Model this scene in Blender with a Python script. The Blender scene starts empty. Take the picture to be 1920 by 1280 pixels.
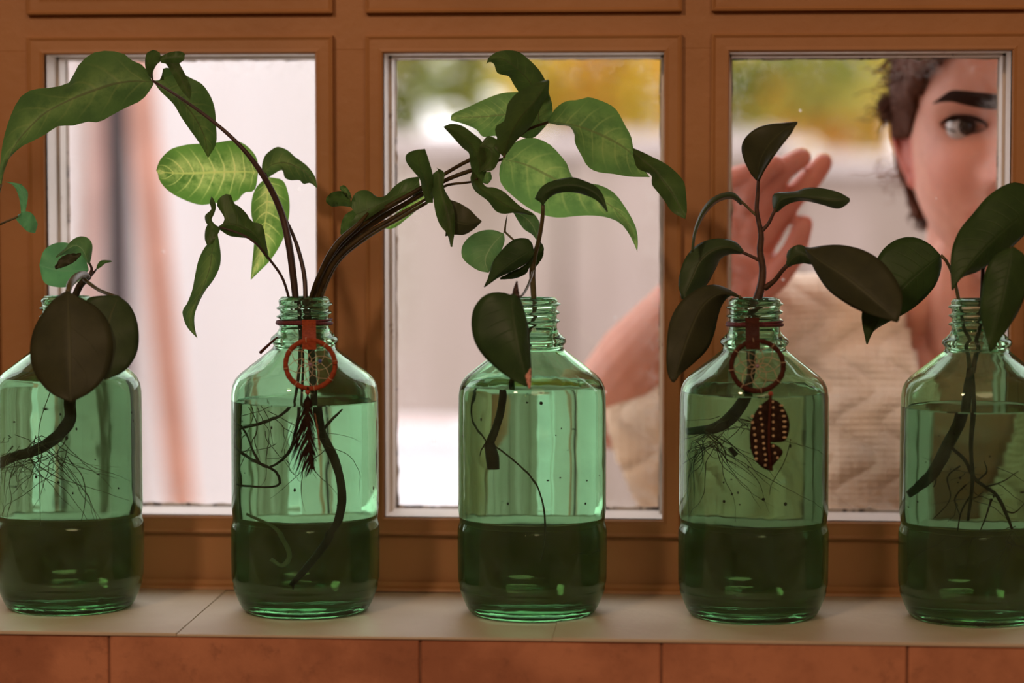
import bpy, bmesh, math, random
import numpy as np
from mathutils import Vector, Matrix, noise
R_ = math.radians
random.seed(7)
S = bpy.context.scene
COL = S.collection
# ------------------------------------------------------------------ camera, world, lights, exposure
Z0 = 0.90                      # top of the window ledge above the room floor
FP = 4480.0                    # focal length in pixels of a 1920 px wide frame
PITCH, YAW = R_(3.45), R_(4.0)
FWD = Vector((-math.sin(YAW)*math.cos(PITCH), math.cos(YAW)*math.cos(PITCH), -math.sin(PITCH)))
RGT = Vector((math.cos(YAW), math.sin(YAW), 0))
UPV = RGT.cross(FWD)
def ray(px, py): return FWD*FP + RGT*(px-960) + UPV*(640-py)
CAM = Vector((0, 0, Z0)) - ray(998, 1147)*(1.6/FP)
def W(px, py, Y=0.0):
    "world point at real distance Y seen at a pixel of the photograph"
    d = ray(px, py)
    return CAM + d*((Y-CAM.y)/d.y)
cam = bpy.data.objects.new('camera', bpy.data.cameras.new('camera'))
COL.objects.link(cam)
cam.location = CAM
cam.rotation_euler = (R_(90)-PITCH, 0, YAW)
cam.data.sensor_width = 36
cam.data.lens = 36*FP/1920
cam.data.clip_start = 0.05
cam.data.dof.use_dof = True
cam.data.dof.focus_distance = 1.59
cam.data.dof.aperture_fstop = 2.8
S.camera = cam
wd = bpy.data.worlds.new('overcast_sky'); S.world = wd; wd.use_nodes = True
bgn = wd.node_tree.nodes['Background']
bgn.inputs[0].default_value = (1.0, 0.955, 0.99, 1)
bgn.inputs[1].default_value = 2.75
S.view_settings.view_transform = 'Standard'; S.view_settings.look = 'None'
S.view_settings.gamma = 1; S.view_settings.use_curve_mapping = False
S.view_settings.exposure = 0.0
S.cycles.use_denoising = True
S.cycles.max_bounces = 18; S.cycles.transmission_bounces = 16; S.cycles.transparent_max_bounces = 16
S.cycles.diffuse_bounces = 4; S.cycles.glossy_bounces = 6
S.cycles.sample_clamp_indirect = 6
S.cycles.blur_glossy = 0.5
def area(name, loc, target, size, power, color):
    l = bpy.data.lights.new(name, 'AREA'); l.size = size; l.energy = power; l.color = color; l.shape = 'DISK'
    o = bpy.data.objects.new(name, l); COL.objects.link(o); o.location = loc
    o.rotation_euler = (Vector(target)-Vector(loc)).to_track_quat('-Z', 'Y').to_euler(); return o
area('room_lamp', (-0.75, -1.9, 2.15), (0, 0.05, 1.1), 0.22, 11.5, (1.0, 0.64, 0.42))
area('room_fill_lamp', (0.6, -2.6, 2.4), (0, 0.05, 1.1), 1.2, 14.0, (1.0, 0.64, 0.42))
# ------------------------------------------------------------------ helpers
def tag(o, label=None, cat=None, group=None, kind=None):
    if label: o['label'] = label
    if cat: o['category'] = cat
    if group: o['group'] = group
    if kind: o['kind'] = kind
    return o
def empty(name, loc, label=None, cat=None, group=None, kind=None):
    o = bpy.data.objects.new(name, None); COL.objects.link(o); o.location = loc
    o.empty_display_size = 0.05
    return tag(o, label, cat, group, kind)
def link(name, me, mat=None, parent=None, smooth=True):
    o = bpy.data.objects.new(name, me); COL.objects.link(o)
    if mat and not me.materials: me.materials.append(mat)
    if smooth: me.polygons.foreach_set('use_smooth', [True]*len(me.polygons))
    if parent:
        o.parent = parent
        o.location = -parent.location if parent.parent is None else (0, 0, 0)
    return o
def local(o):
    "move a mesh so that its origin is its bounding-box base centre"
    me = o.data
    co = np.empty(len(me.vertices)*3); me.vertices.foreach_get('co', co); co = co.reshape(-1, 3)
    lo, hi = co.min(0), co.max(0)
    c = Vector(((lo[0]+hi[0])/2, (lo[1]+hi[1])/2, lo[2]))
    me.transform(Matrix.Translation(-c)); o.location = o.location + c
    return o
class MB:
    def __init__(s): s.v = []; s.f = []; s.uv = {}
    def add(s, vs, fs):
        k = len(s.v); s.v += [tuple(v) for v in vs]; s.f += [tuple(i+k for i in f) for f in fs]; return k
    def box(s, a, b):
        x0, y0, z0 = a; x1, y1, z1 = b
        s.add([(x0,y0,z0),(x1,y0,z0),(x1,y1,z0),(x0,y1,z0),(x0,y0,z1),(x1,y0,z1),(x1,y1,z1),(x0,y1,z1)],
              [(0,3,2,1),(4,5,6,7),(0,1,5,4),(1,2,6,5),(2,3,7,6),(3,0,4,7)])
        return s
    def tube(s, pts, rad, seg=8, caps=True):
        pts = [Vector(p) for p in pts]; n = len(pts)
        if not hasattr(rad, '__len__'): rad = [rad]*n
        k = len(s.v); up = Vector((0.13, 0.97, 0.2))
        prev = None
        for i, p in enumerate(pts):
            t = (pts[min(i+1, n-1)]-pts[max(i-1, 0)])
            t = t.normalized() if t.length > 1e-9 else Vector((0, 0, 1))
            if prev is None:
                a = t.cross(up)
                if a.length < 1e-3: a = t.cross(Vector((1, 0, 0)))
            else:
                a = prev - t*prev.dot(t)
                if a.length < 1e-6: a = t.cross(up)
            a.normalize(); prev = a; b = t.cross(a)
            for j in range(seg):
                q = 2*math.pi*j/seg
                s.v.append(tuple(p + (a*math.cos(q)+b*math.sin(q))*rad[i]))
        for i in range(n-1):
            for j in range(seg):
                j2 = (j+1) % seg
                s.f.append((k+i*seg+j, k+i*seg+j2, k+(i+1)*seg+j2, k+(i+1)*seg+j))
        if caps:
            s.f.append(tuple(k+j for j in reversed(range(seg))))
            s.f.append(tuple(k+(n-1)*seg+j for j in range(seg)))
        return s
    def capsule(s, p0, r0, p1, r1, seg=16):
        p0 = Vector(p0); p1 = Vector(p1); d = p1-p0; L = max(d.length, 1e-6); d.normalize()
        pts, rad = [], []
        for a in (-88, -65, -40, -18): pts.append(p0+d*r0*math.sin(R_(a))); rad.append(r0*math.cos(R_(a)))
        for k in range(5): pts.append(p0+(p1-p0)*(k/4)); rad.append(r0+(r1-r0)*k/4)
        for a in (18, 40, 65, 88): pts.append(p1+d*r1*math.sin(R_(a))); rad.append(r1*math.cos(R_(a)))
        return s.tube(pts, rad, seg)
    def ball(s, c, r, seg=16, rings=10, sc=(1, 1, 1)):
        c = Vector(c); k = len(s.v)
        s.v.append(tuple(c+Vector((0, 0, r*sc[2]))))
        for i in range(1, rings):
            t = math.pi*i/rings
            for j in range(seg):
                q = 2*math.pi*j/seg
                s.v.append(tuple(c+Vector((r*sc[0]*math.sin(t)*math.cos(q), r*sc[1]*math.sin(t)*math.sin(q), r*sc[2]*math.cos(t)))))
        s.v.append(tuple(c-Vector((0, 0, r*sc[2])))); e = len(s.v)-1
        for j in range(seg): s.f.append((k, k+1+j, k+1+(j+1) % seg))
        for i in range(rings-2):
            for j in range(seg):
                a = k+1+i*seg; j2 = (j+1) % seg
                s.f.append((a+j, a+seg+j, a+seg+j2, a+j2))
        a = k+1+(rings-2)*seg
        for j in range(seg): s.f.append((e, a+(j+1) % seg, a+j))
        return s
    def build(s, name, mat=None, parent=None, smooth=True):
        me = bpy.data.meshes.new(name); me.from_pydata(s.v, [], s.f)
        if s.uv:
            lay = me.uv_layers.new(name='UVMap')
            for l in me.loops: lay.data[l.index].uv = s.uv.get(l.vertex_index, (0.5, 0.5))
        me.update()
        return link(name, me, mat, parent, smooth)
def bevel(o, w, seg=2):
    m = o.modifiers.new('bevel', 'BEVEL'); m.width = w; m.segments = seg; m.limit_method = 'ANGLE'; return o
def resample(pts, n):
    "Catmull-Rom through the points, n samples evenly spaced along the chord length"
    P = np.array(pts, float); m = len(P)
    if m == 2: return [P[0]+(P[1]-P[0])*t for t in np.linspace(0, 1, n)]
    d = np.r_[0, np.cumsum(np.linalg.norm(np.diff(P[:, :2], axis=0), axis=1)+1e-6)]; d /= d[-1]
    out = []
    for t in np.linspace(0, 1, n):
        i = int(min(max(np.searchsorted(d, t, 'right')-1, 0), m-2)); u = (t-d[i])/(d[i+1]-d[i])
        p0, p1, p2, p3 = P[max(i-1, 0)], P[i], P[i+1], P[min(i+2, m-1)]
        a = d[i+1]-d[i]
        m1 = (p2-p0)/(d[i+1]-d[max(i-1, 0)])*a if i > 0 else (p2-p1)
        m2 = (p3-p1)/(d[min(i+2, m-1)]-d[i])*a if i < m-2 else (p2-p1)
        u2, u3 = u*u, u*u*u
        out.append((2*u3-3*u2+1)*p1+(u3-2*u2+u)*m1+(-2*u3+3*u2)*p2+(u3-u2)*m2)
    return out
# ------------------------------------------------------------------ materials
def srgb(r, g, b):
    f = lambda c: (c/255/12.92 if c/255 <= .04045 else ((c/255+.055)/1.055)**2.4)
    return (f(r), f(g), f(b), 1)
class NT:
    def __init__(s, name):
        s.m = bpy.data.materials.new(name); s.m.use_nodes = True; s.t = s.m.node_tree; s.t.nodes.clear()
        s.out = s.n('ShaderNodeOutputMaterial')
    def n(s, t, **k):
        x = s.t.nodes.new(t)
        for a, b in k.items(): setattr(x, a, b)
        return x
    def l(s, a, b): s.t.links.new(a, b)
    def inp(s, node, key, val):
        if hasattr(val, 'is_linked') or isinstance(val, bpy.types.NodeSocket): s.l(val, node.inputs[key])
        else: node.inputs[key].default_value = val
    def math(s, op, a, b=0.0, c=None, clamp=False):
        x = s.n('ShaderNodeMath', operation=op); x.use_clamp = clamp
        s.inp(x, 0, a); s.inp(x, 1, b)
        if c is not None: s.inp(x, 2, c)
        return x.outputs[0]
    def mix(s, f, a, b):
        x = s.n('ShaderNodeMix', data_type='RGBA'); s.inp(x, 0, f); s.inp(x, 6, a); s.inp(x, 7, b); return x.outputs[2]
    def noise(s, scale, detail=3, rough=.55, vec=None, out=0):
        x = s.n('ShaderNodeTexNoise'); x.inputs['Scale'].default_value = scale
        x.inputs['Detail'].default_value = detail; x.inputs['Roughness'].default_value = rough
        if vec is not None: s.l(vec, x.inputs['Vector'])
        return x.outputs[out]
    def pos(s, sc=(1, 1, 1)):
        g = s.n('ShaderNodeNewGeometry'); m = s.n('ShaderNodeMapping'); m.inputs['Scale'].default_value = sc
        s.l(g.outputs['Position'], m.inputs['Vector']); return m.outputs[0]
    def step(s, v, a, b):
        x = s.n('ShaderNodeMapRange', interpolation_type='SMOOTHSTEP'); s.inp(x, 0, v)
        x.inputs[1].default_value = a; x.inputs[2].default_value = b; return x.outputs[0]
    def bump(s, h, strength=.3, dist=.002):
        x = s.n('ShaderNodeBump'); x.inputs['Strength'].default_value = strength; x.inputs['Distance'].default_value = dist
        s.l(h, x.inputs['Height']); return x.outputs[0]
    def bsdf(s, **k):
        x = s.n('ShaderNodeBsdfPrincipled')
        for a, b in k.items(): s.inp(x, a.replace('_', ' '), b)
        return x
    def done(s, sh): s.l(sh, s.out.inputs[0]); return s.m
def plain(name, col, rough=.6, var=.25, scale=40, bump=.2, dist=.001, **k):
    t = NT(name); n = t.noise(scale, 4, vec=t.pos())
    d = (col[0]*(1-var), col[1]*(1-var), col[2]*(1-var), 1)
    c = t.mix(t.step(n, .35, .65), d, col)
    b = t.bsdf(Base_Color=c, Roughness=rough, **k)
    t.l(t.bump(n, bump, dist), b.inputs['Normal'])
    return t.done(b.outputs[0])
def paint(name, col, dark, chips=.72):
    t = NT(name); p = t.pos()
    n1 = t.noise(9, 4, vec=p); n2 = t.noise(120, 3, vec=p); n3 = t.noise(55, 6, .7, vec=t.pos((1, 1, .6)))
    c = t.mix(t.step(n1, .3, .7), (col[0]*.86, col[1]*.84, col[2]*.8, 1), col)
    c = t.mix(t.step(n3, chips, chips+.05), c, dark)
    b = t.bsdf(Base_Color=c, Roughness=.5)
    h = t.math('ADD', t.math('MULTIPLY', n2, .35), n1)
    t.l(t.bump(h, .35, .003), b.inputs['Normal'])
    return t.done(b.outputs[0])
M = {}
M['paint'] = paint('ochre_paint', (.45, .225, .085, 1), (.2, .09, .04, 1))
M['reveal'] = paint('chipped_white_paint', (.78, .72, .66, 1), (.22, .15, .10, 1), .64)
M['putty'] = paint('old_putty', (.55, .47, .38, 1), (.08, .05, .035, 1), .52)
M['wall'] = plain('room_plaster', (.55, .42, .30, 1), .8)
M['ledge'] = paint('worn_cream_ledge', (.66, .60, .46, 1), (.30, .24, .16, 1), .70)
def tile_mat():
    t = NT('terracotta_facing'); p = t.pos()
    n1 = t.noise(14, 5, .6, vec=p); n2 = t.noise(70, 4, .7, vec=p)
    c = t.mix(t.step(n1, .35, .62), (.40, .165, .085, 1), (.60, .27, .145, 1))
    c = t.mix(t.math('MULTIPLY', t.step(n2, .54, .74), .4), c, (.20, .08, .045, 1))
    b = t.bsdf(Base_Color=c, Roughness=.7); t.l(t.bump(n2, .3, .002), b.inputs['Normal'])
    return t.done(b.outputs[0])
M['tile'] = tile_mat()
M['grout'] = plain('grout', (.30, .14, .08, 1), .9)
def pane_mat():
    t = NT('thin_window_glass')
    tr = t.n('ShaderNodeBsdfTransparent'); tr.inputs[0].default_value = (.97, .98, .97, 1)
    gl = t.n('ShaderNodeBsdfGlossy'); gl.inputs['Roughness'].default_value = .02
    fr = t.n('ShaderNodeFresnel'); fr.inputs[0].default_value = 1.45
    m = t.n('ShaderNodeMixShader'); t.l(t.math('MULTIPLY', fr.outputs[0], .9), m.inputs[0])
    t.l(tr.outputs[0], m.inputs[1]); t.l(gl.outputs[0], m.inputs[2])
    # real dust: film near the pane's edge and scattered specks
    tc = t.n('ShaderNodeTexCoord'); sp = t.n('ShaderNodeSeparateXYZ'); t.l(tc.outputs['Generated'], sp.inputs[0])
    ex = t.math('ABSOLUTE', t.math('SUBTRACT', sp.outputs[0], .5)); ez = t.math('ABSOLUTE', t.math('SUBTRACT', sp.outputs[2], .5))
    e = t.math('MAXIMUM', t.step(ex, .36, .5), t.step(ez, .42, .5))
    e = t.math('MULTIPLY', e, t.step(t.noise(60, 6, .8, vec=t.pos()), .42, .75))
    v = t.n('ShaderNodeTexVoronoi'); v.inputs['Scale'].default_value = 55; t.l(t.pos(), v.inputs['Vector'])
    spk = t.math('MULTIPLY', t.math('SUBTRACT', 1, t.step(v.outputs['Distance'], .03, .075)), t.step(t.noise(30, 2, vec=t.pos()), .52, .6))
    d = t.math('ADD', t.math('MULTIPLY', e, .24), t.math('MULTIPLY', spk, .5), clamp=True)
    df = t.n('ShaderNodeBsdfTranslucent'); df.inputs[0].default_value = (.8, .78, .72, 1)
    m2 = t.n('ShaderNodeMixShader'); t.l(d, m2.inputs[0]); t.l(m.outputs[0], m2.inputs[1]); t.l(df.outputs[0], m2.inputs[2])
    return t.done(m2.outputs[0])
M['pane'] = pane_mat()
def glass_mat():
    t = NT('green_bottle_glass')
    g = t.n('ShaderNodeBsdfGlass'); g.inputs['Color'].default_value = (.735, .888, .760, 1); g.inputs['IOR'].default_value = 1.5
    g.inputs['Roughness'].default_value = 0
    n = t.noise(22, 3, vec=t.pos((1, 1, .5))); t.l(t.bump(n, .22, .004), g.inputs['Normal'])
    df = t.n('ShaderNodeBsdfDiffuse'); df.inputs[0].default_value = (.36, .56, .50, 1)  # thin greenish grime haze, added to lift the bottles' dark lower parts
    m = t.n('ShaderNodeMixShader'); t.l(t.math('MULTIPLY', t.step(t.noise(45, 4, .7, vec=t.pos()), .2, .8), .075), m.inputs[0])
    t.l(g.outputs[0], m.inputs[1]); t.l(df.outputs[0], m.inputs[2])
    return t.done(m.outputs[0])
M['glass'] = glass_mat()
def water_mat():
    t = NT('still_water')
    g = t.n('ShaderNodeBsdfGlass'); g.inputs['Color'].default_value = (.97, 1, .97, 1); g.inputs['IOR'].default_value = 1.33
    g.inputs['Roughness'].default_value = 0
    return t.done(g.outputs[0])
M['water'] = water_mat()
def leaf_mat(name, dark, light, vein, nv=9, slant=1.1, varieg=.5, trans=.45, tcol=None, rough=.38, veinw=.12):
    t = NT(name)
    uv = t.n('ShaderNodeUVMap'); sp = t.n('ShaderNodeSeparateXYZ'); t.l(uv.outputs[0], sp.inputs[0])
    nz = t.noise(60, 4, .6, vec=t.pos()); nz2 = t.noise(170, 3, .7, vec=t.pos())
    a = t.math('MULTIPLY', t.math('ABSOLUTE', t.math('SUBTRACT', sp.outputs[0], .5)), 2)
    w = t.math('SUBTRACT', t.math('MULTIPLY', sp.outputs[1], nv), t.math('MULTIPLY', t.math('POWER', a, 1.2), slant))
    w = t.math('ADD', w, t.math('MULTIPLY', nz, .35))
    vv = t.math('ABSOLUTE', t.math('SUBTRACT', t.math('FRACT', w), .5))
    side = t.math('SUBTRACT', 1, t.step(vv, 0, veinw))
    side = t.math('MULTIPLY', side, t.step(a, 1.0, .25))
    mid = t.math('SUBTRACT', 1, t.step(a, .015, .06))
    halo = t.math('MULTIPLY', t.step(a, .85, .05), t.step(t.math('ADD', nz, t.math('MULTIPLY', nz2, .5)), .55, .95))
    hv = t.math('ADD', t.math('MULTIPLY', halo, varieg), t.math('MULTIPLY', side, varieg*.8), clamp=True)
    c = t.mix(t.step(nz, .3, .7), dark, (dark[0]*1.35, dark[1]*1.3, dark[2]*1.2, 1))
    c = t.mix(hv, c, light)
    c = t.mix(t.math('MAXIMUM', t.math('MULTIPLY', mid, .8), t.math('MULTIPLY', side, .22)), c, vein)
    b = t.bsdf(Base_Color=c, Roughness=rough)
    b.inputs['Specular IOR Level'].default_value = .20
    h = t.math('SUBTRACT', t.math('MULTIPLY', nz, .4), t.math('MAXIMUM', mid, side))
    t.l(t.bump(h, .35, .0004), b.inputs['Normal'])
    tr = t.n('ShaderNodeBsdfTranslucent')
    tc = t.n('ShaderNodeMix', data_type='RGBA', blend_type='MULTIPLY'); tc.inputs[0].default_value = 1
    g = tcol or (2.2, 2.6, 1.6, 1)
    t.l(c, tc.inputs[6]); tc.inputs[7].default_value = g; tc.clamp_result = True
    t.l(tc.outputs[2], tr.inputs[0])
    m = t.n('ShaderNodeMixShader'); m.inputs[0].default_value = trans
    t.l(b.outputs[0], m.inputs[1]); t.l(tr.outputs[0], m.inputs[2])
    return t.done(m.outputs[0])
G = lambda r, g, b: (r, g, b, 1)
M['leaf_var'] = leaf_mat('variegated_leaf', G(.075,.15,.04), G(.42,.46,.20), G(.40,.42,.16), 10, 1.6, .85, .62)
M['leaf_arrow'] = leaf_mat('arrowhead_leaf', G(.045,.080,.030), G(.15,.19,.07), G(.06,.06,.028), 8, 1.6, .5, .46)
M['leaf_mid'] = leaf_mat('pale_arrowhead_leaf', G(.070,.125,.048), G(.24,.29,.12), G(.10,.11,.05), 9, 1.8, .6, .66)
M['stem_olive'] = plain('olive_stem', G(.070,.052,.018), .5, .5, 90, Specular_IOR_Level=.2)
M['leaf_heart2'] = leaf_mat('pale_backed_heart_leaf', G(.060,.115,.055), G(.13,.17,.09), G(.16,.2,.12), 9, 2.2, .3, .42, rough=.42, veinw=.08)
M['leaf_dark'] = leaf_mat('dark_arrowhead_leaf', G(.042,.078,.026), G(.08,.13,.035), G(.055,.07,.03), 8, 1.5, .35, .22)  # darker, less translucent leaves of the same vine
M['leaf_pep'] = leaf_mat('fleshy_dark_leaf', G(.040,.050,.026), G(.045,.055,.028), G(.07,.085,.04), 4, 1.5, .05, .03, rough=.5, veinw=.012)
M['leaf_pep2'] = leaf_mat('fleshy_green_leaf', G(.042,.078,.036), G(.06,.10,.045), G(.08,.11,.05), 4, 1.5, .05, .10, rough=.42, veinw=.012)
M['leaf_teal'] = leaf_mat('bluish_round_leaf', G(.06,.15,.085), G(.08,.17,.10), G(.09,.18,.11), 5, 1.5, .1, .45, rough=.45, veinw=.05)
M['leaf_heart'] = leaf_mat('heart_leaf', G(.035,.080,.030), G(.06,.11,.045), G(.06,.11,.045), 9, 2.2, .15, .16, rough=.42, veinw=.06)
M['leaf_pothos'] = leaf_mat('pothos_leaf', G(.038,.085,.028), G(.07,.13,.04), G(.045,.09,.03), 12, 2.4, .2, .18, rough=.45, veinw=.1)
M['stem_green'] = plain('green_stem', G(.11,.10,.035), .45, .3, 120)
M['stem_purple'] = plain('purple_stem', G(.075,.045,.038), .45, .4, 60)
M['stem_brown'] = plain('woody_stem', G(.085,.045,.025), .6, .4, 200, .5)
M['root'] = plain('fine_root', G(.16,.13,.07), .7, .4, 200)
M['root_pale'] = plain('pale_root', G(.45,.46,.30), .6, .2, 200)
M['stem_wet'] = plain('submerged_stem', G(.055,.045,.022), .7, .5, 250, .6)
M['speck'] = plain('sediment', G(.03,.03,.02), .8)
M['cord'] = plain('dark_red_cord', G(.16,.03,.035), .7, .4, 900, .5)
M['leather'] = plain('orange_suede', G(.36,.075,.028), .8, .3, 500, .4, Specular_IOR_Level=.15)
M['leather_dark'] = plain('brown_suede', G(.075,.026,.016), .8, .3, 500, .4, Specular_IOR_Level=.12)
M['thread'] = plain('cream_thread', G(.62,.50,.30), .6)
M['bead_blue'] = plain('blue_bead', G(.05,.09,.45), .3); M['bead_lilac'] = plain('lilac_bead', G(.42,.26,.36), .3)
M['bead_red'] = plain('red_bead', G(.40,.07,.03), .35)
M['feather'] = plain('brown_feather', G(.035,.020,.012), .8, .4, 300, .2, Specular_IOR_Level=.08)
M['feather_tan'] = plain('tan_feather_edge', G(.32,.17,.08), .8, .4, 300)
M['spot'] = plain('cream_spots', G(.60,.48,.28), .8)
# ------------------------------------------------------------------ room shell
YF = 0.085           # plane of the flat window bars, room side
X0, X1 = -0.95, 1.05
def struct(name, mb, mat, smooth=False, lab=None):
    o = mb.build(name, mat, None, smooth); tag(o, lab, None, None, 'structure'); return o
zt_w, zb_w = W(980, -420, YF).z, W(980, 1103, YF).z
WX0, WX1 = W(-640, 600, YF).x, W(2640, 600, YF).x
RX0, RX1, RY0, RZ1 = -2.2, 2.2, -3.6, 2.75
OG = -0.30           # outdoor ground level
b = MB(); b.box((RX0-.1, YF, OG), (WX0, YF+.10, RZ1)); b.box((WX1, YF, OG), (RX1+.1, YF+.10, RZ1))
b.box((WX0, YF, zt_w), (WX1, YF+.10, RZ1)); b.box((WX0, YF, OG), (WX1, YF+.10, Z0-.03))
struct('wall_front', b, M['wall'], lab='plastered wall that holds the window')
struct('wall_back', MB().box((RX0-.1, RY0-.1, 0), (RX1+.1, RY0, RZ1)), M['wall'])
struct('wall_left', MB().box((RX0-.1, RY0, 0), (RX0, YF, RZ1)), M['wall'])
struct('wall_right', MB().box((RX1, RY0, 0), (RX1+.1, YF, RZ1)), M['wall'])
struct('floor', MB().box((RX0, RY0, -.08), (RX1, YF, 0)), M['grout'])
struct('ceiling', MB().box((RX0-.1, RY0-.1, RZ1), (RX1+.1, YF+.5, RZ1+.1)), M['wall'])
# ledge: slabs on top, facing tiles in front
yfr = W(960, 1196, 0); 
def ledge_front_y():
    "the ledge's front edge: where its top plane is seen at y=1195"
    d = ray(998, 1195); s = (Z0-CAM.z)/d.z; return (CAM+d*s).y
YL = ledge_front_y()
def onledge(px, py):
    d = ray(px, py); return CAM+d*((Z0-CAM.z)/d.z)
ledge = empty('trim_1', (0, (YL+YF)/2, Z0-.02), 'cream window ledge the green bottles stand on', None, None, 'structure')
jx = [X0-.5, onledge(330, 1187).x, onledge(1035, 1197).x, X1+.5]
for i in range(3):
    g = .0001
    m = MB().box((jx[i]+g, YL, Z0-.0022), (jx[i+1]-g, YF+.03, Z0-(.0006 if i == 1 else 0)))
    o = m.build('ledge_slab', M['ledge'], ledge, False); local(o); bevel(o, .0003)
apron = empty('trim_2', (0, YL+.02, Z0-.2), 'terracotta facing tiles under the window ledge', None, None, 'structure')
tx = [X0-.2]+[W(x, 1230, YL).x for x in (-230, 203, 787, 1240, 1702, 2150)]+[X1+.3]
for i in range(len(tx)-1):
    m = MB().box((tx[i]+.0007, YL+.0015+(.0006 if i % 2 else 0), Z0-.16), (tx[i+1]-.0007, YL+.014, Z0-.0024))
    o = m.build('facing_tile', M['tile'], apron, False); local(o); bevel(o, .001)
    m = MB().box((tx[i]+.0007, YL+.0015, Z0-.32), (tx[i+1]-.0007, YL+.014, Z0-.1614))
    o = m.build('facing_tile', M['tile'], apron, False); local(o); bevel(o, .001)
MB().box((X0-.2, YL+.0032, Z0-.32), (X1+.3, YL+.010, Z0-.0024)).build('grout_bed', M['grout'], apron, False)
m = MB().box((X0-.5, YL+.014, 0), (X1+.5, YF, Z0-.0023)); m.build('ledge_base', M['grout'], apron, False)
# ------------------------------------------------------------------ window: bars, mouldings, panes
YR = YF-.006         # front of the raised moulding round each pane
YG = YR+.055         # the glass
cols = []
A = [(W(87, 500, YR).x, W(592, 500, YR).x), (W(719.5, 500, YR).x, W(1243, 500, YR).x), (W(1366, 500, YR).x, W(1893.5, 500, YR).x)]
pit = (A[2][0]-A[0][0])/2
cols = [(A[0][0]-pit-.003, A[0][1]-pit)] + A + [(A[2][0]+pit, A[2][1]+pit)]
zb, zt = W(980, 972, YR).z, W(980, 98.5, YR).z
rows = [(zb, zt), (zt+.0405, zt+.0405+.30)]
RW = .0125
win = empty('window_1', ((WX0+WX1)/2, YF, Z0), 'painted timber window with small glass panes', None, None, 'structure')
# flat bars (one timber grid)
m = MB(); yb0, yb1 = YF, YF+.045
xs = [WX0]+[c for a in cols for c in (a[0]-.002, a[1]+.002)]+[WX1]
zs = [Z0+.0, rows[0][0]-.002, rows[0][1]+.002, rows[1][0]-.002, rows[1][1]+.002, zt_w]
for i in range(0, len(zs), 2): 
    if zs[i+1] > zs[i]: m.box((WX0, yb0, zs[i]), (WX1, yb1, zs[i+1]))
fr = m.build('rail', M['paint'], win, False); bevel(fr, .0012)
m = MB()
for i in range(0, len(xs), 2): m.box((xs[i], yb0+.0002, zs[1]-.001), (xs[i+1], yb1-.0002, zs[4]+.001))
fr = m.build('stile', M['paint'], win, False); bevel(fr, .0012)
# cove strip at the foot of the window
zc = W(980, 1103, YF).z
m = MB()
prof = [(0, 0), (-.010, 0), (-.0095, .002), (-.006, .0035), (-.004, .006), (-.0035, zc-Z0+.001), (0, zc-Z0+.003)]
for k, xx in enumerate((WX0, WX1)):
    m.v += [(xx, YF+p[0], Z0+.0002+max(p[1], 0)) for p in prof]
n = len(prof); m.f += [(i, i+1, n+i+1, n+i) for i in range(n-1)]+[tuple(range(n)), tuple(reversed(range(n, 2*n)))]
m.build('cove_strip', M['paint'], win, False)
def jag_strip(mb, p0, p1, inward, w, y0, y1, seed):
    "a strip along p0-p1 whose free edge is broken and uneven, with depth y0..y1"
    rnd = random.Random(seed); n = 60; L = []
    for i in range(n+1):
        t = i/n; a = Vector(p0)+(Vector(p1)-Vector(p0))*t
        ww = w*(.75+.5*noise.noise(Vector((t*22, seed, 0)))+(.6 if rnd.random() < .05 else 0))
        L.append((a, a+Vector(inward)*max(ww, .0004)))
    vs = []
    for a, c in L: vs += [(a.x, y0, a.z), (c.x, y0, c.z), (c.x, y1, c.z), (a.x, y1, a.z)]
    fs = []
    for i in range(n):
        k = 4*i
        for j in range(4): fs.append((k+j, k+(j+1) % 4, k+4+(j+1) % 4, k+4+j))
    mb.add(vs, fs)
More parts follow.
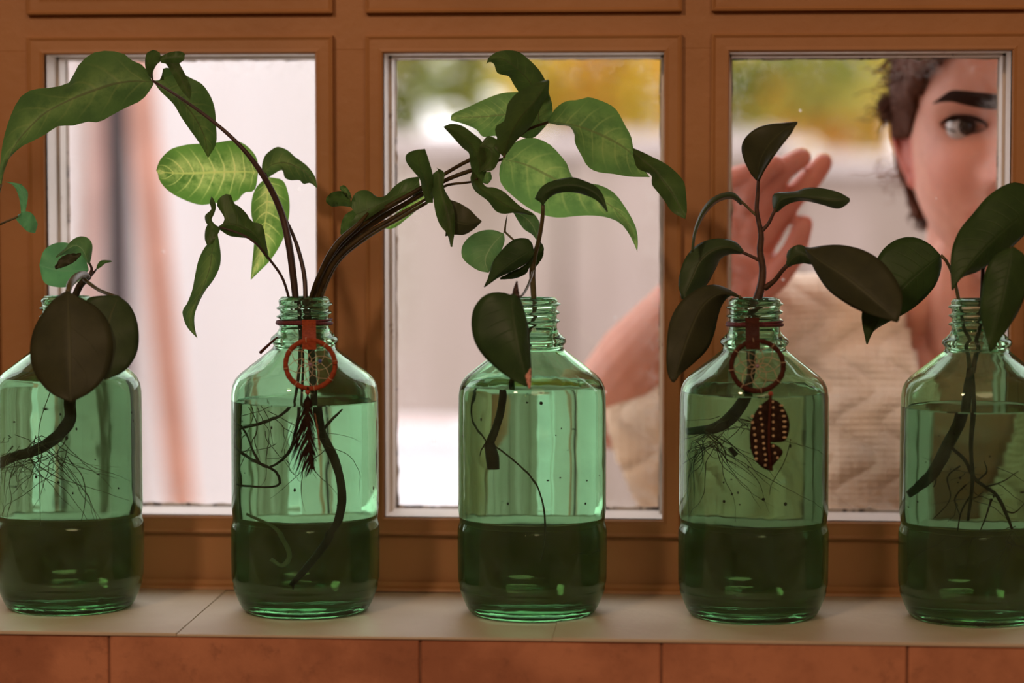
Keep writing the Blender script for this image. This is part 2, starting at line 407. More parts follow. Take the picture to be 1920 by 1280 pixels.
for ci, (xa, xb) in enumerate(cols):
    for ri, (za, zc2) in enumerate(rows):
        cx, cz = (xa+xb)/2, (za+zc2)/2
        # raised moulding ring with a sloped inner lip and small steps: profile swept round the rectangle
        prof = [(RW, .0065), (RW, .0002), (RW-.0012, -.0004), (RW-.003, .0006), (.0035, .0004), (.0012, -.0002), (0, .0012), (0, .0065)]
        m = MB(); k = len(prof)
        for sx, sz in ((-1, -1), (1, -1), (1, 1), (-1, 1)):
            for (o_, d_) in prof:
                m.v.append(((xa-o_ if sx < 0 else xb+o_), YR+d_, (za-o_ if sz < 0 else zc2+o_)))
        for c in range(4):
            for j in range(k-1): m.f.append((c*k+j, c*k+j+1, ((c+1) % 4)*k+j+1, ((c+1) % 4)*k+j))
        m.build('moulding', M['paint'], win, False)
        # white-painted reveals that run back to the glass
        m = MB(); t = .002
        m.box((xa-t, YR+.0012, za-t), (xa, YG+.006, zc2+t)); m.box((xb, YR+.0012, za-t), (xb+t, YG+.006, zc2+t))
        m.box((xa, YR+.0012, za-t), (xb, YG+.006, za)); m.box((xa, YR+.0012, zc2), (xb, YG+.006, zc2+t))
        m.box((xa, YG-.022, za), (xa+.0022, YG-.001, zc2)); m.box((xb-.0022, YG-.022, za), (xb, YG-.001, zc2))
        m.box((xa, YG-.022, zc2-.0016), (xb, YG-.001, zc2))
        m.build('reveal', M['reveal'], win, False)
        m = MB(); sd = ci*7+ri*3+1
        jag_strip(m, (xa+.002, 0, za), (xa+.002, 0, zc2), (1, 0, 0), .0016, YG-.003, YG-.0002, sd)
        jag_strip(m, (xb-.002, 0, za), (xb-.002, 0, zc2), (-1, 0, 0), .0012, YG-.003, YG-.0002, sd+.3)
        jag_strip(m, (xa, 0, za), (xb, 0, za), (0, 0, 1), .0024, YG-.003, YG-.0002, sd+.6)
        jag_strip(m, (xa, 0, zc2-.001), (xb, 0, zc2-.001), (0, 0, -1), .0022 if ci == 3 else .0012, YG-.003, YG-.0002, sd+.8)
        m.build('putty', M['putty'], win, False)
        m = MB().box((xa, YG, za), (xb, YG+.0004, zc2)); me = m.build('pane', M['pane'], win, False)
        # single sheet keeps the thin-glass shader honest
        bm = bmesh.new(); bm.from_mesh(me.data)
        bmesh.ops.delete(bm, geom=[f for f in bm.faces if abs(f.normal.y) < .9 or f.calc_center_median().y > YG+.0002], context='FACES_ONLY')
        bm.to_mesh(me.data); bm.free()
# ------------------------------------------------------------------ outdoors
M['concrete'] = plain('terrace', G(.42,.38,.35), .9, .3, 3)
M['garden_wall'] = None
def gw():
    t = NT('weathered_garden_wall'); p = t.pos((2.2, 2.2, .35))
    n = t.noise(1.6, 4, vec=p); n2 = t.noise(.8, 2, vec=t.pos())
    c = t.mix(t.step(n, .38, .62), (.27, .205, .165, 1), (.43, .34, .31, 1))
    c = t.mix(t.math('MULTIPLY', t.step(n2, .4, .65), .5), c, (.28, .26, .18, 1))
    return t.done(t.bsdf(Base_Color=c, Roughness=.9).outputs[0])
M['garden_wall'] = gw()
M['whitewash'] = plain('white_render', G(.90,.90,.93), .8, .04, 2)
M['post'] = plain('dark_steel_post', G(.055,.04,.045), .6); M['plank'] = plain('salmon_plank', G(.78,.42,.33), .7, .2, 8)
M['plank2'] = plain('pinkish_plank', G(.62,.40,.36), .7, .2, 8)
M['lilac'] = plain('lilac_board', G(.60,.52,.50), .8, .1, 6)
b = MB().box((-14, YF+.11, OG-.2), (14, 22, OG)); struct('ground', b, M['concrete'], lab='concrete terrace outside the window')
def at_px(x0, x1, Y): return W(x0, 500, Y).x, W(x1, 500, Y).x
def ztop(py, Y): return W(960, py, Y).z
# white screen wall on the left
a, c = at_px(-900, 640, 2.3)
wb = empty('screen_wall', ((a+c)/2, 2.36, OG), 'tall white rendered screen wall seen through the left pane', 'wall')
bevel(MB().box((a, 2.3, OG), (c, 2.42, 2.7)).build('render_face', M['whitewash'], wb, False), .01)
MB().box((a-.03, 2.27, 2.7), (c+.03, 2.45, 2.76)).build('coping', M['lilac'], wb, False)
a, c = at_px(125, 232, 2.24); tag(local(bevel(MB().box((a, 2.27, OG), (c, 2.298, 2.3)).build('wall_board', M['lilac'], None, False), .004)), 'tall pale lilac board against the white screen wall', 'board')
a, c = at_px(203, 240, 2.0); tag(local(bevel(MB().box((a, 1.98, OG), (c, 2.02, 2.6)).build('steel_post', M['post'], None, False), .006)), 'dark upright steel post in front of the white screen wall', 'post')
def lean(name, pxa, pya, pxb, pyb, Y, w, mat, lab):
    p, q = W(pxa, pya, Y), W(pxb, pyb, Y); d = (q-p).normalized()
    q2 = p+d*((OG+.0-p.z)/d.z); m = MB(); s = Vector((w/2, 0, 0))
    t0 = p-d*.25
    vs = [t0-s, t0+s, q2+s, q2-s]; vs = vs+[v+Vector((0, .022, 0)) for v in vs]
    m.add(vs, [(0,1,2,3),(4,7,6,5),(0,4,5,1),(1,5,6,2),(2,6,7,3),(3,7,4,0)])
    return tag(local(m.build(name, mat, None, False)), lab, 'plank')
lean('leaning_plank', 258, 150, 340, 960, 2.08, .042, M['plank'], 'salmon coloured plank leaning right of the dark steel post')
lean('leaning_plank', 183, 200, 150, 900, 2.12, .022, M['plank2'], 'pinkish plank leaning left of the dark steel post')
# garden wall, panels as parts
YW = 5.0
gwall = empty('garden_wall', (2, YW, OG), 'weathered tan garden wall behind the woman', 'wall')
xw = W(640, 500, YW).x
x = xw
i = 0
while x < 5.5:
    wdt = .62
    th_ = 262 if x < W(1300, 500, YW).x else 300
    o = MB().box((x+.006, YW-(.01 if i % 2 else 0), OG), (x+wdt-.006, YW+.1, ztop(th_, YW)-.03)).build('wall_panel', M['garden_wall'], gwall, False); bevel(o, .008)
    x += wdt; i += 1
xm_ = xw+.62*math.ceil((W(1300, 500, YW).x-xw)/.62)
MB().box((xw, YW+.03, OG), (xm_, YW+.09, ztop(262, YW)-.031)).build('wall_core', M['grout'], gwall, False)
MB().box((xm_, YW+.03, OG), (x, YW+.09, ztop(300, YW)-.031)).build('wall_core', M['grout'], gwall, False)
MB().box((xm_+.001, YW-.04, ztop(300, YW)-.03), (x, YW+.14, ztop(290, YW))).build('coping', M['lilac'], gwall, False)
MB().box((xw-.03, YW-.04, ztop(262, YW)-.03), (xm_, YW+.14, ztop(250, YW))).build('coping', M['lilac'], gwall, False)
# pale planter on the terrace
pl = empty('planter', W(800, 900, 3.4), 'whitish square planter standing low on the terrace', 'planter')
pl.location.z = OG
c = W(775, 900, 3.4)
m = MB(); 
for (r, z) in ((.085, OG), (.12, W(960, 815, 3.4).z), (.128, W(960, 815, 3.4).z+.001), (.128, W(960, 800, 3.4).z), (.105, W(960, 800, 3.4).z), (.10, W(960, 815, 3.4).z)):
    m.v += [(c.x+r*sx, 3.4+r*sy, z) for sx, sy in ((-1,-1),(1,-1),(1,1),(-1,1))]
for k in range(5):
    for j in range(4): m.f.append((k*4+j, k*4+(j+1) % 4, (k+1)*4+(j+1) % 4, (k+1)*4+j))
m.build('tub', M['whitewash'], pl, False)
MB().box((c.x-.104, 3.296, OG+.05), (c.x+.104, 3.504, W(960, 813, 3.4).z)).build('soil', M['plank'], pl, False)
# trees
def tree_mat(name, c1, c2, c3):
    t = NT(name); n = t.noise(3.2, 3, vec=t.pos()); n2 = t.noise(14, 2, vec=t.pos())
    c = t.mix(t.step(n, .42, .58), c1, c2); c = t.mix(t.step(n2, .55, .65), c, c3)
    d = t.bsdf(Base_Color=c, Roughness=.7); tr = t.n('ShaderNodeBsdfTranslucent'); t.l(c, tr.inputs[0])
    m = t.n('ShaderNodeMixShader'); m.inputs[0].default_value = .6
    t.l(d.outputs[0], m.inputs[1]); t.l(tr.outputs[0], m.inputs[2]); return t.done(m.outputs[0])
M['yellow_tree'] = tree_mat('autumn_yellow_leaves', G(.80,.64,.10), G(.84,.50,.10), G(.55,.56,.12))
M['green_tree'] = tree_mat('green_leaves', G(.32,.38,.09), G(.55,.50,.12), G(.14,.24,.09))
M['bark'] = plain('bark', G(.16,.11,.08), .9, .4, 20)
def tree(px, Y, blobs, mat, lab, trunkpx):
    base = W(trunkpx, 500, Y); r = empty('tree', (base.x, Y, OG), lab, 'tree', None)
    top = Vector((base.x, Y, 2.6))
    mt = MB().tube([(base.x, Y, OG), (base.x+.05, Y, .8), (base.x-.03, Y, 1.7), top], [.14, .11, .09, .05], 10)
    m = MB(); rnd = random.Random(px)
    bs = [(W(bx, by, Y+dy), rr, n) for bx, by, rr, n, dy in blobs]
    bs += [(Vector((base.x+rnd.uniform(-1.3, 1.3), Y+rnd.uniform(-.3, .3), rnd.uniform(2.5, 3.8))), .42, 420) for _ in range(9)]
    for ctr, rr, n in bs:
        mt.tube([top-Vector((0, 0, .6)), (top+ctr)/2+Vector((0, 0, .25)), ctr], [.035, .02, .006], 6)
        for _ in range(n):
            p = ctr+Vector((rnd.gauss(0, rr*.55), rnd.gauss(0, rr*.55), rnd.gauss(0, rr*.42)))
            a = Vector((rnd.uniform(-1, 1), rnd.uniform(-1, 1), rnd.uniform(-1, .3))).normalized()
            s = a.cross(Vector((rnd.uniform(-1, 1), rnd.uniform(-1, 1), rnd.uniform(-1, 1)))).normalized()
            l = rnd.uniform(.06, .10)
            m.add([p, p+a*l*.5+s*l*.28, p+a*l, p+a*l*.5-s*l*.28], [(0, 1, 2), (0, 2, 3)])
    mt.build('trunk', M['bark'], r)
    o = m.build('foliage', mat, r, False); o['kind'] = 'stuff'
tree(11, 6.3, [(740,150,.13,150,0),(755,112,.10,120,.1),(868,165,.07,90,0),(880,120,.06,60,.1),(738,215,.07,70,0),(690,120,.2,200,0),(900,30,.2,260,0),(780,95,.05,40,0),(905,215,.05,40,0)], M['green_tree'], 'green leafed tree above the garden wall, seen at the left of the middle pane', 690)
tree(12, 7.9, [(1040,130,.17,420,0),(1030,190,.14,330,0),(1110,195,.15,360,.2),(1180,170,.16,360,0),(1100,120,.2,420,0),(1225,235,.10,160,0),(1180,110,.18,380,0),(965,120,.06,90,0),(1060,60,.25,500,0),(1215,190,.14,260,0),(1150,150,.15,330,0)], M['yellow_tree'], 'yellow autumn tree above the garden wall behind the middle pane', 1080)
tree(13, 9.5, [(1150,130,.13,260,-.3),(1235,130,.15,260,0),(1385,150,.12,200,0),(1390,240,.08,90,0),(1565,125,.16,330,-.2),(1500,105,.12,220,0),(1545,175,.10,120,0),(1330,120,.3,420,0)], M['green_tree'], 'green tree above the garden wall, seen left of the woman in the right pane', 1330)
tree(14, 11.1, [(1430,120,.25,560,0),(1420,185,.18,330,0),(1495,165,.18,360,0),(1545,140,.18,330,0),(1620,140,.2,420,0),(1655,110,.2,360,0),(1595,205,.12,160,0),(1640,235,.10,110,0),(1462,225,.08,70,0),(1540,232,.07,60,0),(1390,205,.07,60,0),(1420,255,.06,45,0),(1480,262,.07,45,0),(1545,262,.07,55,0),(1600,255,.08,80,0),(1650,275,.08,80,0),(1445,285,.06,35,0),(1580,290,.06,40,0),(1500,215,.06,50,0),(1720,150,.3,600,0),(1820,120,.4,700,0)], M['yellow_tree'], 'yellow autumn tree above the garden wall beside the woman', 1760)
# ------------------------------------------------------------------ bottles
PXM = 2790.0
def zpx(y): return W(998, y, 0).z-Z0
PROF = [(560,45),(563,47.5),(570,47.5),(578,46),(600,46),(612,46),(617,47),(623,50),(629,56),(634,62),(640,63.5),(645,60),(648,57.5),(652,58.5),(656,62),(664,72),(676,87),(690,105),(702,120),(712,129),(724,134.5),(740,137),(800,137.5),(900,137.5),(955,137.5),(965,136),(975,135),(984,137.5),(992,139),(1040,139),(1080,138.5),(1088,138),(1094,135.5),(1099,136),(1106,134.5),(1120,129),(1132,124),(1141,119),(1146,113),(1148.5,104)]
def bottle(cx, water_y, label, dz=0.0, rot=0.0, sc=1.0):
    base = W(cx, 1147, 0); base.z = Z0
    t = empty('glass_bottle', base, label, 'bottle', 'green glass bottles on the window ledge')
    k = 1/PXM; seg = 112
    def rout(z, pr=[(zpx(y), r*k*sc) for y, r in PROF][::-1]):
        zz = [p[0] for p in pr]; rr = [p[1] for p in pr]; return float(np.interp(z, zz, rr))
    ztop_ = zpx(560); zrows = sorted(set([zpx(y) for y, _ in PROF]+list(np.linspace(zpx(616), ztop_, 34))+[zpx(y) for y in (628,631,637,643,668,683,696,707,718,731)]))
    zrows[0] = 0.0
    def thr(z, a):
        y0 = zpx(608); 
        if z < y0-.002 or z > ztop_-.0016: return 0
        u = ((z-y0)/.0056 - a/(2*math.pi)) % 1
        env = min(1, (z-y0+.002)/.002)*min(1, (ztop_-.0016-z)/.0015)
        return .0022*max(0, 1-((u-.5)/.26)**2)**1.2*max(0, env)
    m = MB(); R = len(zrows)
    for z in zrows:
        r = rout(z) if z > 0 else 104*k
        for j in range(seg):
            a = 2*math.pi*j/seg
            rr = r + thr(z, a)+ .00035*noise.noise(Vector((math.cos(a)*1.5+cx, math.sin(a)*1.5, z*25)))
            m.v.append((base.x+rr*math.cos(a+rot), base.y+rr*math.sin(a+rot), Z0+z))
    for i in range(R-1):
        for j in range(seg): m.f.append((i*seg+j, i*seg+(j+1) % seg, (i+1)*seg+(j+1) % seg, (i+1)*seg+j))
    # inner wall
    th = .0030; zin = [z for z in zrows if z > .010 and (z < zpx(616) or z > ztop_-.0005)]
    def rin(z):
        if z > zpx(650): return 40*k
        r = rout(z)-th
        return min(r, 133.0*k) if z < zpx(740) else max(min(r, 133.5*k), 40*k)
    inner = [(z, rin(z)) for z in zin]
    inner = [(.0052, .020), (.0055, 95*k), (.0068, 108*k)]+inner
    inner[-1] = (ztop_, 40*k)
    st = len(m.v)
    for z, r in inner:
        for j in range(seg):
            a = 2*math.pi*j/seg+rot; m.v.append((base.x+r*math.cos(a), base.y+r*math.sin(a), Z0+z))
    for i in range(len(inner)-1):
        for j in range(seg): m.f.append((st+i*seg+(j+1) % seg, st+i*seg+j, st+(i+1)*seg+j, st+(i+1)*seg+(j+1) % seg))
    o0 = (R-1)*seg; i0 = st+(len(inner)-1)*seg
    # rounded rim
    rm = len(m.v)
    for j in range(seg):
        a = 2*math.pi*j/seg+rot; r = 42.5*k; m.v.append((base.x+r*math.cos(a), base.y+r*math.sin(a), Z0+ztop_+.0009))
    for j in range(seg):
        j2 = (j+1) % seg
        m.f.append((o0+j, o0+j2, rm+j2, rm+j)); m.f.append((rm+j, rm+j2, i0+j2, i0+j))
    # base with a shallow push-up
    c1 = len(m.v); m.v.append((base.x, base.y, Z0+.0022))
    rg = len(m.v)
    for j in range(seg):
        a = 2*math.pi*j/seg+rot; r = 92*k; m.v.append((base.x+r*math.cos(a), base.y+r*math.sin(a), Z0+.0014))
    for j in range(seg):
        j2 = (j+1) % seg; m.f.append((j2, j, rg+j, rg+j2)); m.f.append((rg+j2, rg+j, c1))
    c2 = len(m.v); m.v.append((base.x, base.y, Z0+.0052))
    for j in range(seg): m.f.append((c2, st+(j+1) % seg, st+j)[::-1])
    m.build('bottle_body', M['glass'], t)
    # water: fills the bottle and wets the inner wall
    zw = zpx(water_y); ov = .0003; w = MB(); pr = [(z, r+ov) for z, r in inner if z < zw]+[(zw-.0006, rin(zw)+ov), (zw, rin(zw)+ov)]
    pr[0] = (.0052-ov, pr[0][1]); pr[1] = (.0055-ov, pr[1][1])
    for z, r in pr:
        for j in range(seg):
            a = 2*math.pi*j/seg+rot; w.v.append((base.x+r*math.cos(a), base.y+r*math.sin(a), Z0+z))
    n = len(pr)
    for i in range(n-1):
        for j in range(seg): w.f.append((i*seg+j, i*seg+(j+1) % seg, (i+1)*seg+(j+1) % seg, (i+1)*seg+j))
    w.f.append(tuple(reversed(range(seg))))
    # slight meniscus at the surface
    for rr, dz_ in ((rin(zw)-.0012, -.0008), (rin(zw)-.006, -.0010)):
        q = len(w.v)
        for j in range(seg):
            a = 2*math.pi*j/seg+rot; w.v.append((base.x+rr*math.cos(a), base.y+rr*math.sin(a), Z0+zw+dz_))
        for j in range(seg): w.f.append((q-seg+j, q-seg+(j+1) % seg, q+(j+1) % seg, q+j))
    q = len(w.v)-seg; w.f.append(tuple(q+j for j in range(seg)))
    w.build('water', M['water'], t)
    sp = MB(); rnd = random.Random(cx)
    for _ in range(26):
        a = rnd.uniform(0, 6.28); z = rnd.uniform(.07, max(.08, zw-.01)); r = 131*k*(1 if rnd.random() < .7 else rnd.random()*.8)
        c = base+Vector((r*math.cos(a), r*math.sin(a), z)); s = rnd.uniform(.0003, .0009)
        sp.ball(c, s, 6, 5, (1, 1, rnd.uniform(.7, 1.8)))
    o = sp.build('sediment_specks', M['speck'], t); o['kind'] = 'stuff'
    return t, base
BCX = [132, 573.5, 997.5, 1411.5, 1826]
B = []
labs = ['leftmost green glass bottle, half hidden behind a round dark leaf',
        'green glass bottle with an orange hoop charm, second from the left',
        'middle green glass bottle, no charm, a heart shaped leaf over its shoulder',
        'green glass bottle with a dark brown hoop charm and spotted feather, fourth from the left',
        'green glass bottle cut by the right edge, branching roots inside']
for cx, wy, lb in zip(BCX, [712, 752, 722, 731, 757], labs): B.append(bottle(cx, wy, lb, rot=cx*.013))
# ------------------------------------------------------------------ plants
def T(pts, y=0.0):
    return [W(p[0], p[1], (p[2] if len(p) > 2 else y)) for p in pts]
def stem(parent, pts, rad, mat, name='stem', y=0.0, n=18, mb=None):
    P = [(p[0], p[1], p[2] if len(p) > 2 else y) for p in pts]
    P = resample(P, n); P = [W(*p) for p in P]
    r = np.interp(np.linspace(0, 1, n), np.linspace(0, 1, len(rad)), rad)/PXM/2 if hasattr(rad, '__len__') else [rad/PXM/2]*n
    m = mb or MB(); m.tube(P, list(r), 8)
    return m if mb else m.build(name, mat, parent)
def leaf(parent, patches, mat, thick=0.0, name='leaf', wave=.0012, n=26, mm=6):
    "patches: (left edge, midrib, right edge, y_base, y_tip, bow, fold_left, fold_right)"
    m = MB(); sd = random.random()*50
    for (L, Mi, Rr, y0, y1, bow, fl, fr) in patches:
        L, Mi, Rr = resample(L, n), resample(Mi, n), resample(Rr, n)
        k = len(m.v); wd_ = 2*mm+1
        for i in range(n):
            v = i/(n-1); yb = y0+(y1-y0)*v+bow*math.sin(math.pi*v)
            for j in range(-mm, mm+1):
                s = abs(j)/mm; E = L if j < 0 else Rr
                q = Mi[i]*(1-s)+E[i]*s
                f = fl if j < 0 else fr
                y = yb+f*math.sin(math.pi*min(1, v*1.05+.02))**.6*s**1.3+wave*math.sin(v*17+sd+j*.2)*s*s
                m.v.append(tuple(W(q[0], q[1], y))); m.uv[len(m.v)-1] = (.5+.5*j/mm, v)
        for i in range(n-1):
            for j in range(wd_-1): m.f.append((k+i*wd_+j, k+i*wd_+j+1, k+(i+1)*wd_+j+1, k+(i+1)*wd_+j))
    o = m.build(name, mat, parent)
    me = o.data; bm = bmesh.new(); bm.from_mesh(me); bmesh.ops.remove_doubles(bm, verts=bm.verts, dist=1e-6); bm.to_mesh(me); bm.free()
    me.polygons.foreach_set('use_smooth', [True]*len(me.polygons))
    if thick:
        md = o.modifiers.new('thickness', 'SOLIDIFY'); md.thickness = thick; md.offset = 0
    return o
def ul(L): return L   # readability
# ---- arrowhead vine in the second bottle
b2 = B[1][1]
pv = empty('arrowhead_vine', b2+Vector((0, 0, .015)), 'arching arrowhead vine with pale variegated leaves, growing from the second bottle from the left', 'plant')
leaf(pv, [([(285,152),(272,125),(250,115),(235,102),(205,95),(175,99),(152,116),(140,135),(132,153),(105,163),(85,165),(60,168),(40,180),(25,205),(12,240),(3,280),(-2,345)],
           [(287,153),(250,152),(215,157),(180,168),(140,183),(110,197),(83,213),(55,240),(30,270),(12,310),(0,347)],
           [(288,158),(275,178),(262,190),(240,200),(215,213),(185,229),(165,228),(135,236),(110,236),(85,252),(60,265),(40,275),(15,300),(8,320),(3,347)], -.01,-.03,.0,.012,.004)], M['leaf_arrow'])
leaf(pv, [([(288,152),(278,140),(272,122),(275,100),(287,93)],[(287,152),(284,135),(282,118),(286,104),(294,95)],[(288,152),(287,135),(293,121),(302,112),(300,99)],-.01,-.02,0,.002,-.002),
          ([(300,106),(318,98),(338,96),(347,101)],[(300,112),(318,108),(335,107),(346,106)],[(302,118),(315,120),(332,121),(346,112)],-.02,-.02,0,.002,.003)], M['leaf_dark'])
leaf(pv, [([(310,118),(318,130),(330,152),(342,172),(356,187)],[(322,118),(335,138),(346,160),(356,187)],[(336,118),(345,135),(355,155),(359,170),(357,187)],-.022,-.03,0,.002,.002)], M['leaf_dark'])
leaf(pv, [([(288,153),(300,170),(325,195),(340,220),(355,242),(375,270),(390,296)],[(290,151),(320,172),(350,200),(372,232),(385,262),(390,296)],[(308,150),(306,128),(330,131),(355,145),(378,157),(393,177),(402,200),(405,232),(405,270),(390,296)],-.005,.01,0,.004,.006)], M['leaf_arrow'])
leaf(pv, [([(484,322),(482,298),(472,282),(455,268),(435,263),(400,268),(360,270),(345,272),(320,280),(300,300),(293,319)],[(484,322),(440,322),(400,323),(340,325),(294,322)],
           [(484,324),(477,357),(458,361),(444,377),(420,379),(400,381),(375,384),(340,372),(315,357),(299,338),(296,324)],.03,.02,.006,.005,.006)], M['leaf_var'])
leaf(pv, [([(490,325),(492,305),(498,290),(510,280),(521,275),(540,282),(552,293),(575,310),(590,330),(595,352)],[(494,325),(502,314),(515,307),(535,305),(555,312),(575,325),(595,352)],
           [(500,335),(512,327),(529,319),(534,333),(545,338),(562,338),(569,345),(581,343),(595,353)],.03,.02,.0,.005,.005)], M['leaf_arrow'])
leaf(pv, [([(498,333),(480,352),(472,375),(471,400),(474,415),(478,430),(476,460),(473,490),(470,525)],[(500,332),(501,370),(499,400),(495,430),(490,470),(480,500),(470,525)],
           [(505,332),(530,338),(541,365),(543,395),(537,430),(525,460),(505,490),(485,510),(470,525)],.035,.02,.0,.004,.004)], M['leaf_var'])
leaf(pv, [([(410,424),(420,416),(421,405),(407,386),(410,372),(425,363),(433,365),(438,380),(450,388),(462,400),(470,412),(480,419),(488,417),(495,430),(498,450),(502,470),(502,488)],
           [(410,426),(425,420),(436,420),(450,425),(465,432),(480,442),(492,460),(502,488)],[(411,430),(430,442),(450,445),(470,448),(478,455),(486,466),(502,488)],-.02,-.01,0,.004,.004)], M['leaf_dark'])
leaf(pv, [([(396,368),(393,380),(396,392),(388,400),(384,405),(386,417),(389,420),(385,430),(384,448),(388,459)],[(398,370),(402,385),(399,398),(393,410),(395,425),(392,445),(392,458)],
           [(400,372),(405,385),(402,400),(397,412),(405,422),(413,428),(405,445),(398,458)],-.02,-.025,0,.003,.002)], M['leaf_dark'])
leaf(pv, [([(398,450),(385,462),(375,480),(370,495),(365,520),(360,545),(350,570),(342,582),(345,600),(352,615),(370,634)],[(404,442),(398,470),(394,500),(384,530),(372,560),(360,585),(358,605),(370,634)],
           [(408,438),(412,460),(414,480),(412,500),(400,525),(385,545),(372,570),(365,590),(365,612),(370,634)],-.02,-.03,.0,.006,.006)], M['leaf_arrow'])
leaf(pv, [([(656,386),(662,368),(672,358),(690,357),(708,369),(722,367),(742,347),(762,335),(785,331)],[(668,402),(685,396),(715,381),(745,366),(787,346)],[(652,430),(668,425),(690,410),(730,385),(788,360)],.0,.005,0,.004,-.006),
          ([(656,366),(640,358),(622,361),(612,370)],[(658,378),(640,374),(625,373),(611,376)],[(657,388),(640,386),(622,387),(612,380)],.0,-.008,0,-.004,.004),
          ([(665,392),(648,402),(640,418),(638,438)],[(668,398),(655,410),(646,424),(640,440)],[(672,404),(662,418),(652,432),(642,442)],.005,.012,0,0,0)], M['leaf_dark'])
leaf(pv, [([(660,372),(655,358),(645,347),(637,350)],[(656,372),(650,362),(642,353),(637,352)],[(652,372),(645,365),(640,358),(637,354)],-.002,-.01,0,-.002,0)], M['leaf_arrow'])
leaf(pv, [([(795,366),(775,375),(745,398),(712,425)],[(796,370),(780,385),(755,405),(712,426)],[(797,372),(785,390),(760,412),(737,428),(712,427)],.03,.03,0,0,.004)], M['leaf_var'])
leaf(pv, [([(800,382),(792,358),(787,336),(775,321),(762,304),(761,291),(770,284),(784,280)],[(805,380),(802,350),(795,325),(785,300),(790,280)],[(812,380),(812,350),(811,325),(804,300),(797,279)],-.01,-.025,0,.004,.004)], M['leaf_dark'])
leaf(pv, [([(812,325),(808,345),(812,370),(817,400),(825,422),(838,438),(842,450),(845,463)],[(822,318),(825,345),(832,375),(840,405),(846,435),(846,463)],[(818,314),(833,323),(832,350),(846,378),(852,400),(853,430),(848,463)],-.012,-.02,0,.003,.003)], M['leaf_dark'])
leaf(pv, [([(836,372),(858,379),(880,392),(893,405),(903,414)],[(838,400),(855,415),(875,420),(903,415)],[(835,443),(850,440),(870,440),(888,430),(903,416)],-.008,-.018,0,.003,.004)], M['leaf_pep'])
leaf(pv, [([(832,237),(845,232),(865,235),(887,250),(903,264),(912,285),(915,310),(905,340)],[(832,238),(855,245),(875,262),(890,282),(900,310),(898,345)],[(833,240),(848,256),(868,278),(879,287),(881,303),(885,322),(892,345)],-.02,-.005,0,.003,.005)], M['leaf_dark'])
leaf(pv, [([(907,262),(915,255),(930,260),(940,275),(935,300),(925,318),(905,322)],[(900,275),(912,275),(922,283),(920,300),(908,318)],[(895,290),(900,295),(900,305),(898,315),(896,325)],-.01,-.01,0,.002,.004)], M['leaf_dark'])
leaf(pv, [([(900,335),(912,350),(925,351),(943,358),(957,370),(975,386),(1000,402)],[(893,328),(898,350),(920,366),(945,382),(970,394),(1000,402)],[(886,320),(882,335),(890,357),(915,377),(930,396),(945,401),(962,399),(1000,404)],-.01,-.0,0,.003,.004)], M['leaf_dark'])
leaf(pv, [([(975,172),(940,175),(905,188),(875,202),(848,214),(845,220)],[(985,210),(950,214),(905,219),(870,220),(845,222)],[(960,260),(930,255),(905,256),(893,243),(868,232),(846,226)],.035,.03,0,.004,.004)], M['leaf_mid'])
leaf(pv, [([(1036,196),(1028,170),(1022,150),(1010,130),(990,110),(972,97),(950,94),(930,98),(914,110)],[(1012,190),(992,152),(965,125),(940,110),(915,110)],[(985,195),(972,172),(963,158),(954,143),(945,141),(932,136),(926,120),(918,116),(912,120)],.015,.0,0,.006,.004)], M['leaf_dark'])
leaf(pv, [([(1028,149),(1005,155),(985,165),(965,178),(952,195),(948,215),(944,228),(931,235),(928,245),(932,262),(926,275),(942,292)],[(1029,151),(1003,190),(975,222),(957,255),(944,294)],
           [(1030,152),(1028,175),(1015,200),(1005,220),(992,240),(975,256),(962,272),(945,296)],-.03,-.01,-.004,.008,.008)], M['leaf_dark'])
leaf(pv, [([(1025,172),(1034,190),(1036,212),(1030,228)],[(1008,200),(1010,215),(1010,225),(1026,232)],[(980,235),(975,255),(1000,258),(1022,238)],.01,.02,0,0,0)], M['leaf_arrow'])
leaf(pv, [([(1028,228),(1040,205),(1060,190),(1085,187),(1102,182),(1125,188),(1150,200),(1160,212),(1172,235),(1183,255),(1188,280),(1200,312),(1218,331)],
           [(1028,229),(1060,232),(1090,239),(1120,250),(1150,264),(1180,284),(1218,331)],[(1030,231),(1050,235),(1068,237),(1077,252),(1078,268),(1090,291),(1102,312),(1120,322),(1150,326),(1180,331),(1218,332)],.0,.01,-.006,.010,.014)], M['leaf_mid'])
leaf(pv, [([(1186,277),(1205,285),(1225,295),(1245,305),(1265,320),(1282,340),(1286,360),(1288,395),(1285,411)],[(1187,284),(1208,302),(1228,320),(1248,345),(1268,375),(1285,411)],
           [(1187,290),(1195,315),(1221,328),(1222,345),(1233,360),(1245,375),(1260,397),(1285,411)],.0,-.005,0,.006,.004)], M['leaf_dark'])
leaf(pv, [([(942,297),(950,277),(975,262),(1000,258),(1030,270),(1050,290),(1065,310),(1073,333),(1100,343),(1122,346),(1150,360),(1170,385),(1190,420),(1196,445),(1195,472)],
           [(942,298),(985,308),(1040,335),(1080,355),(1120,370),(1160,398),(1187,435),(1195,472)],[(941,300),(936,320),(940,345),(960,366),(985,386),(1010,400),(1045,408),(1080,405),(1110,404),(1140,408),(1165,420),(1183,445),(1195,472)],.015,.02,.01,.008,.010)], M['leaf_mid'])
leaf(pv, [([(905,322),(902,340),(912,345)],[(912,322),(912,335),(914,345)],[(920,322),(922,335),(915,345)],.02,.02,0,0,0)], M['leaf_arrow'])
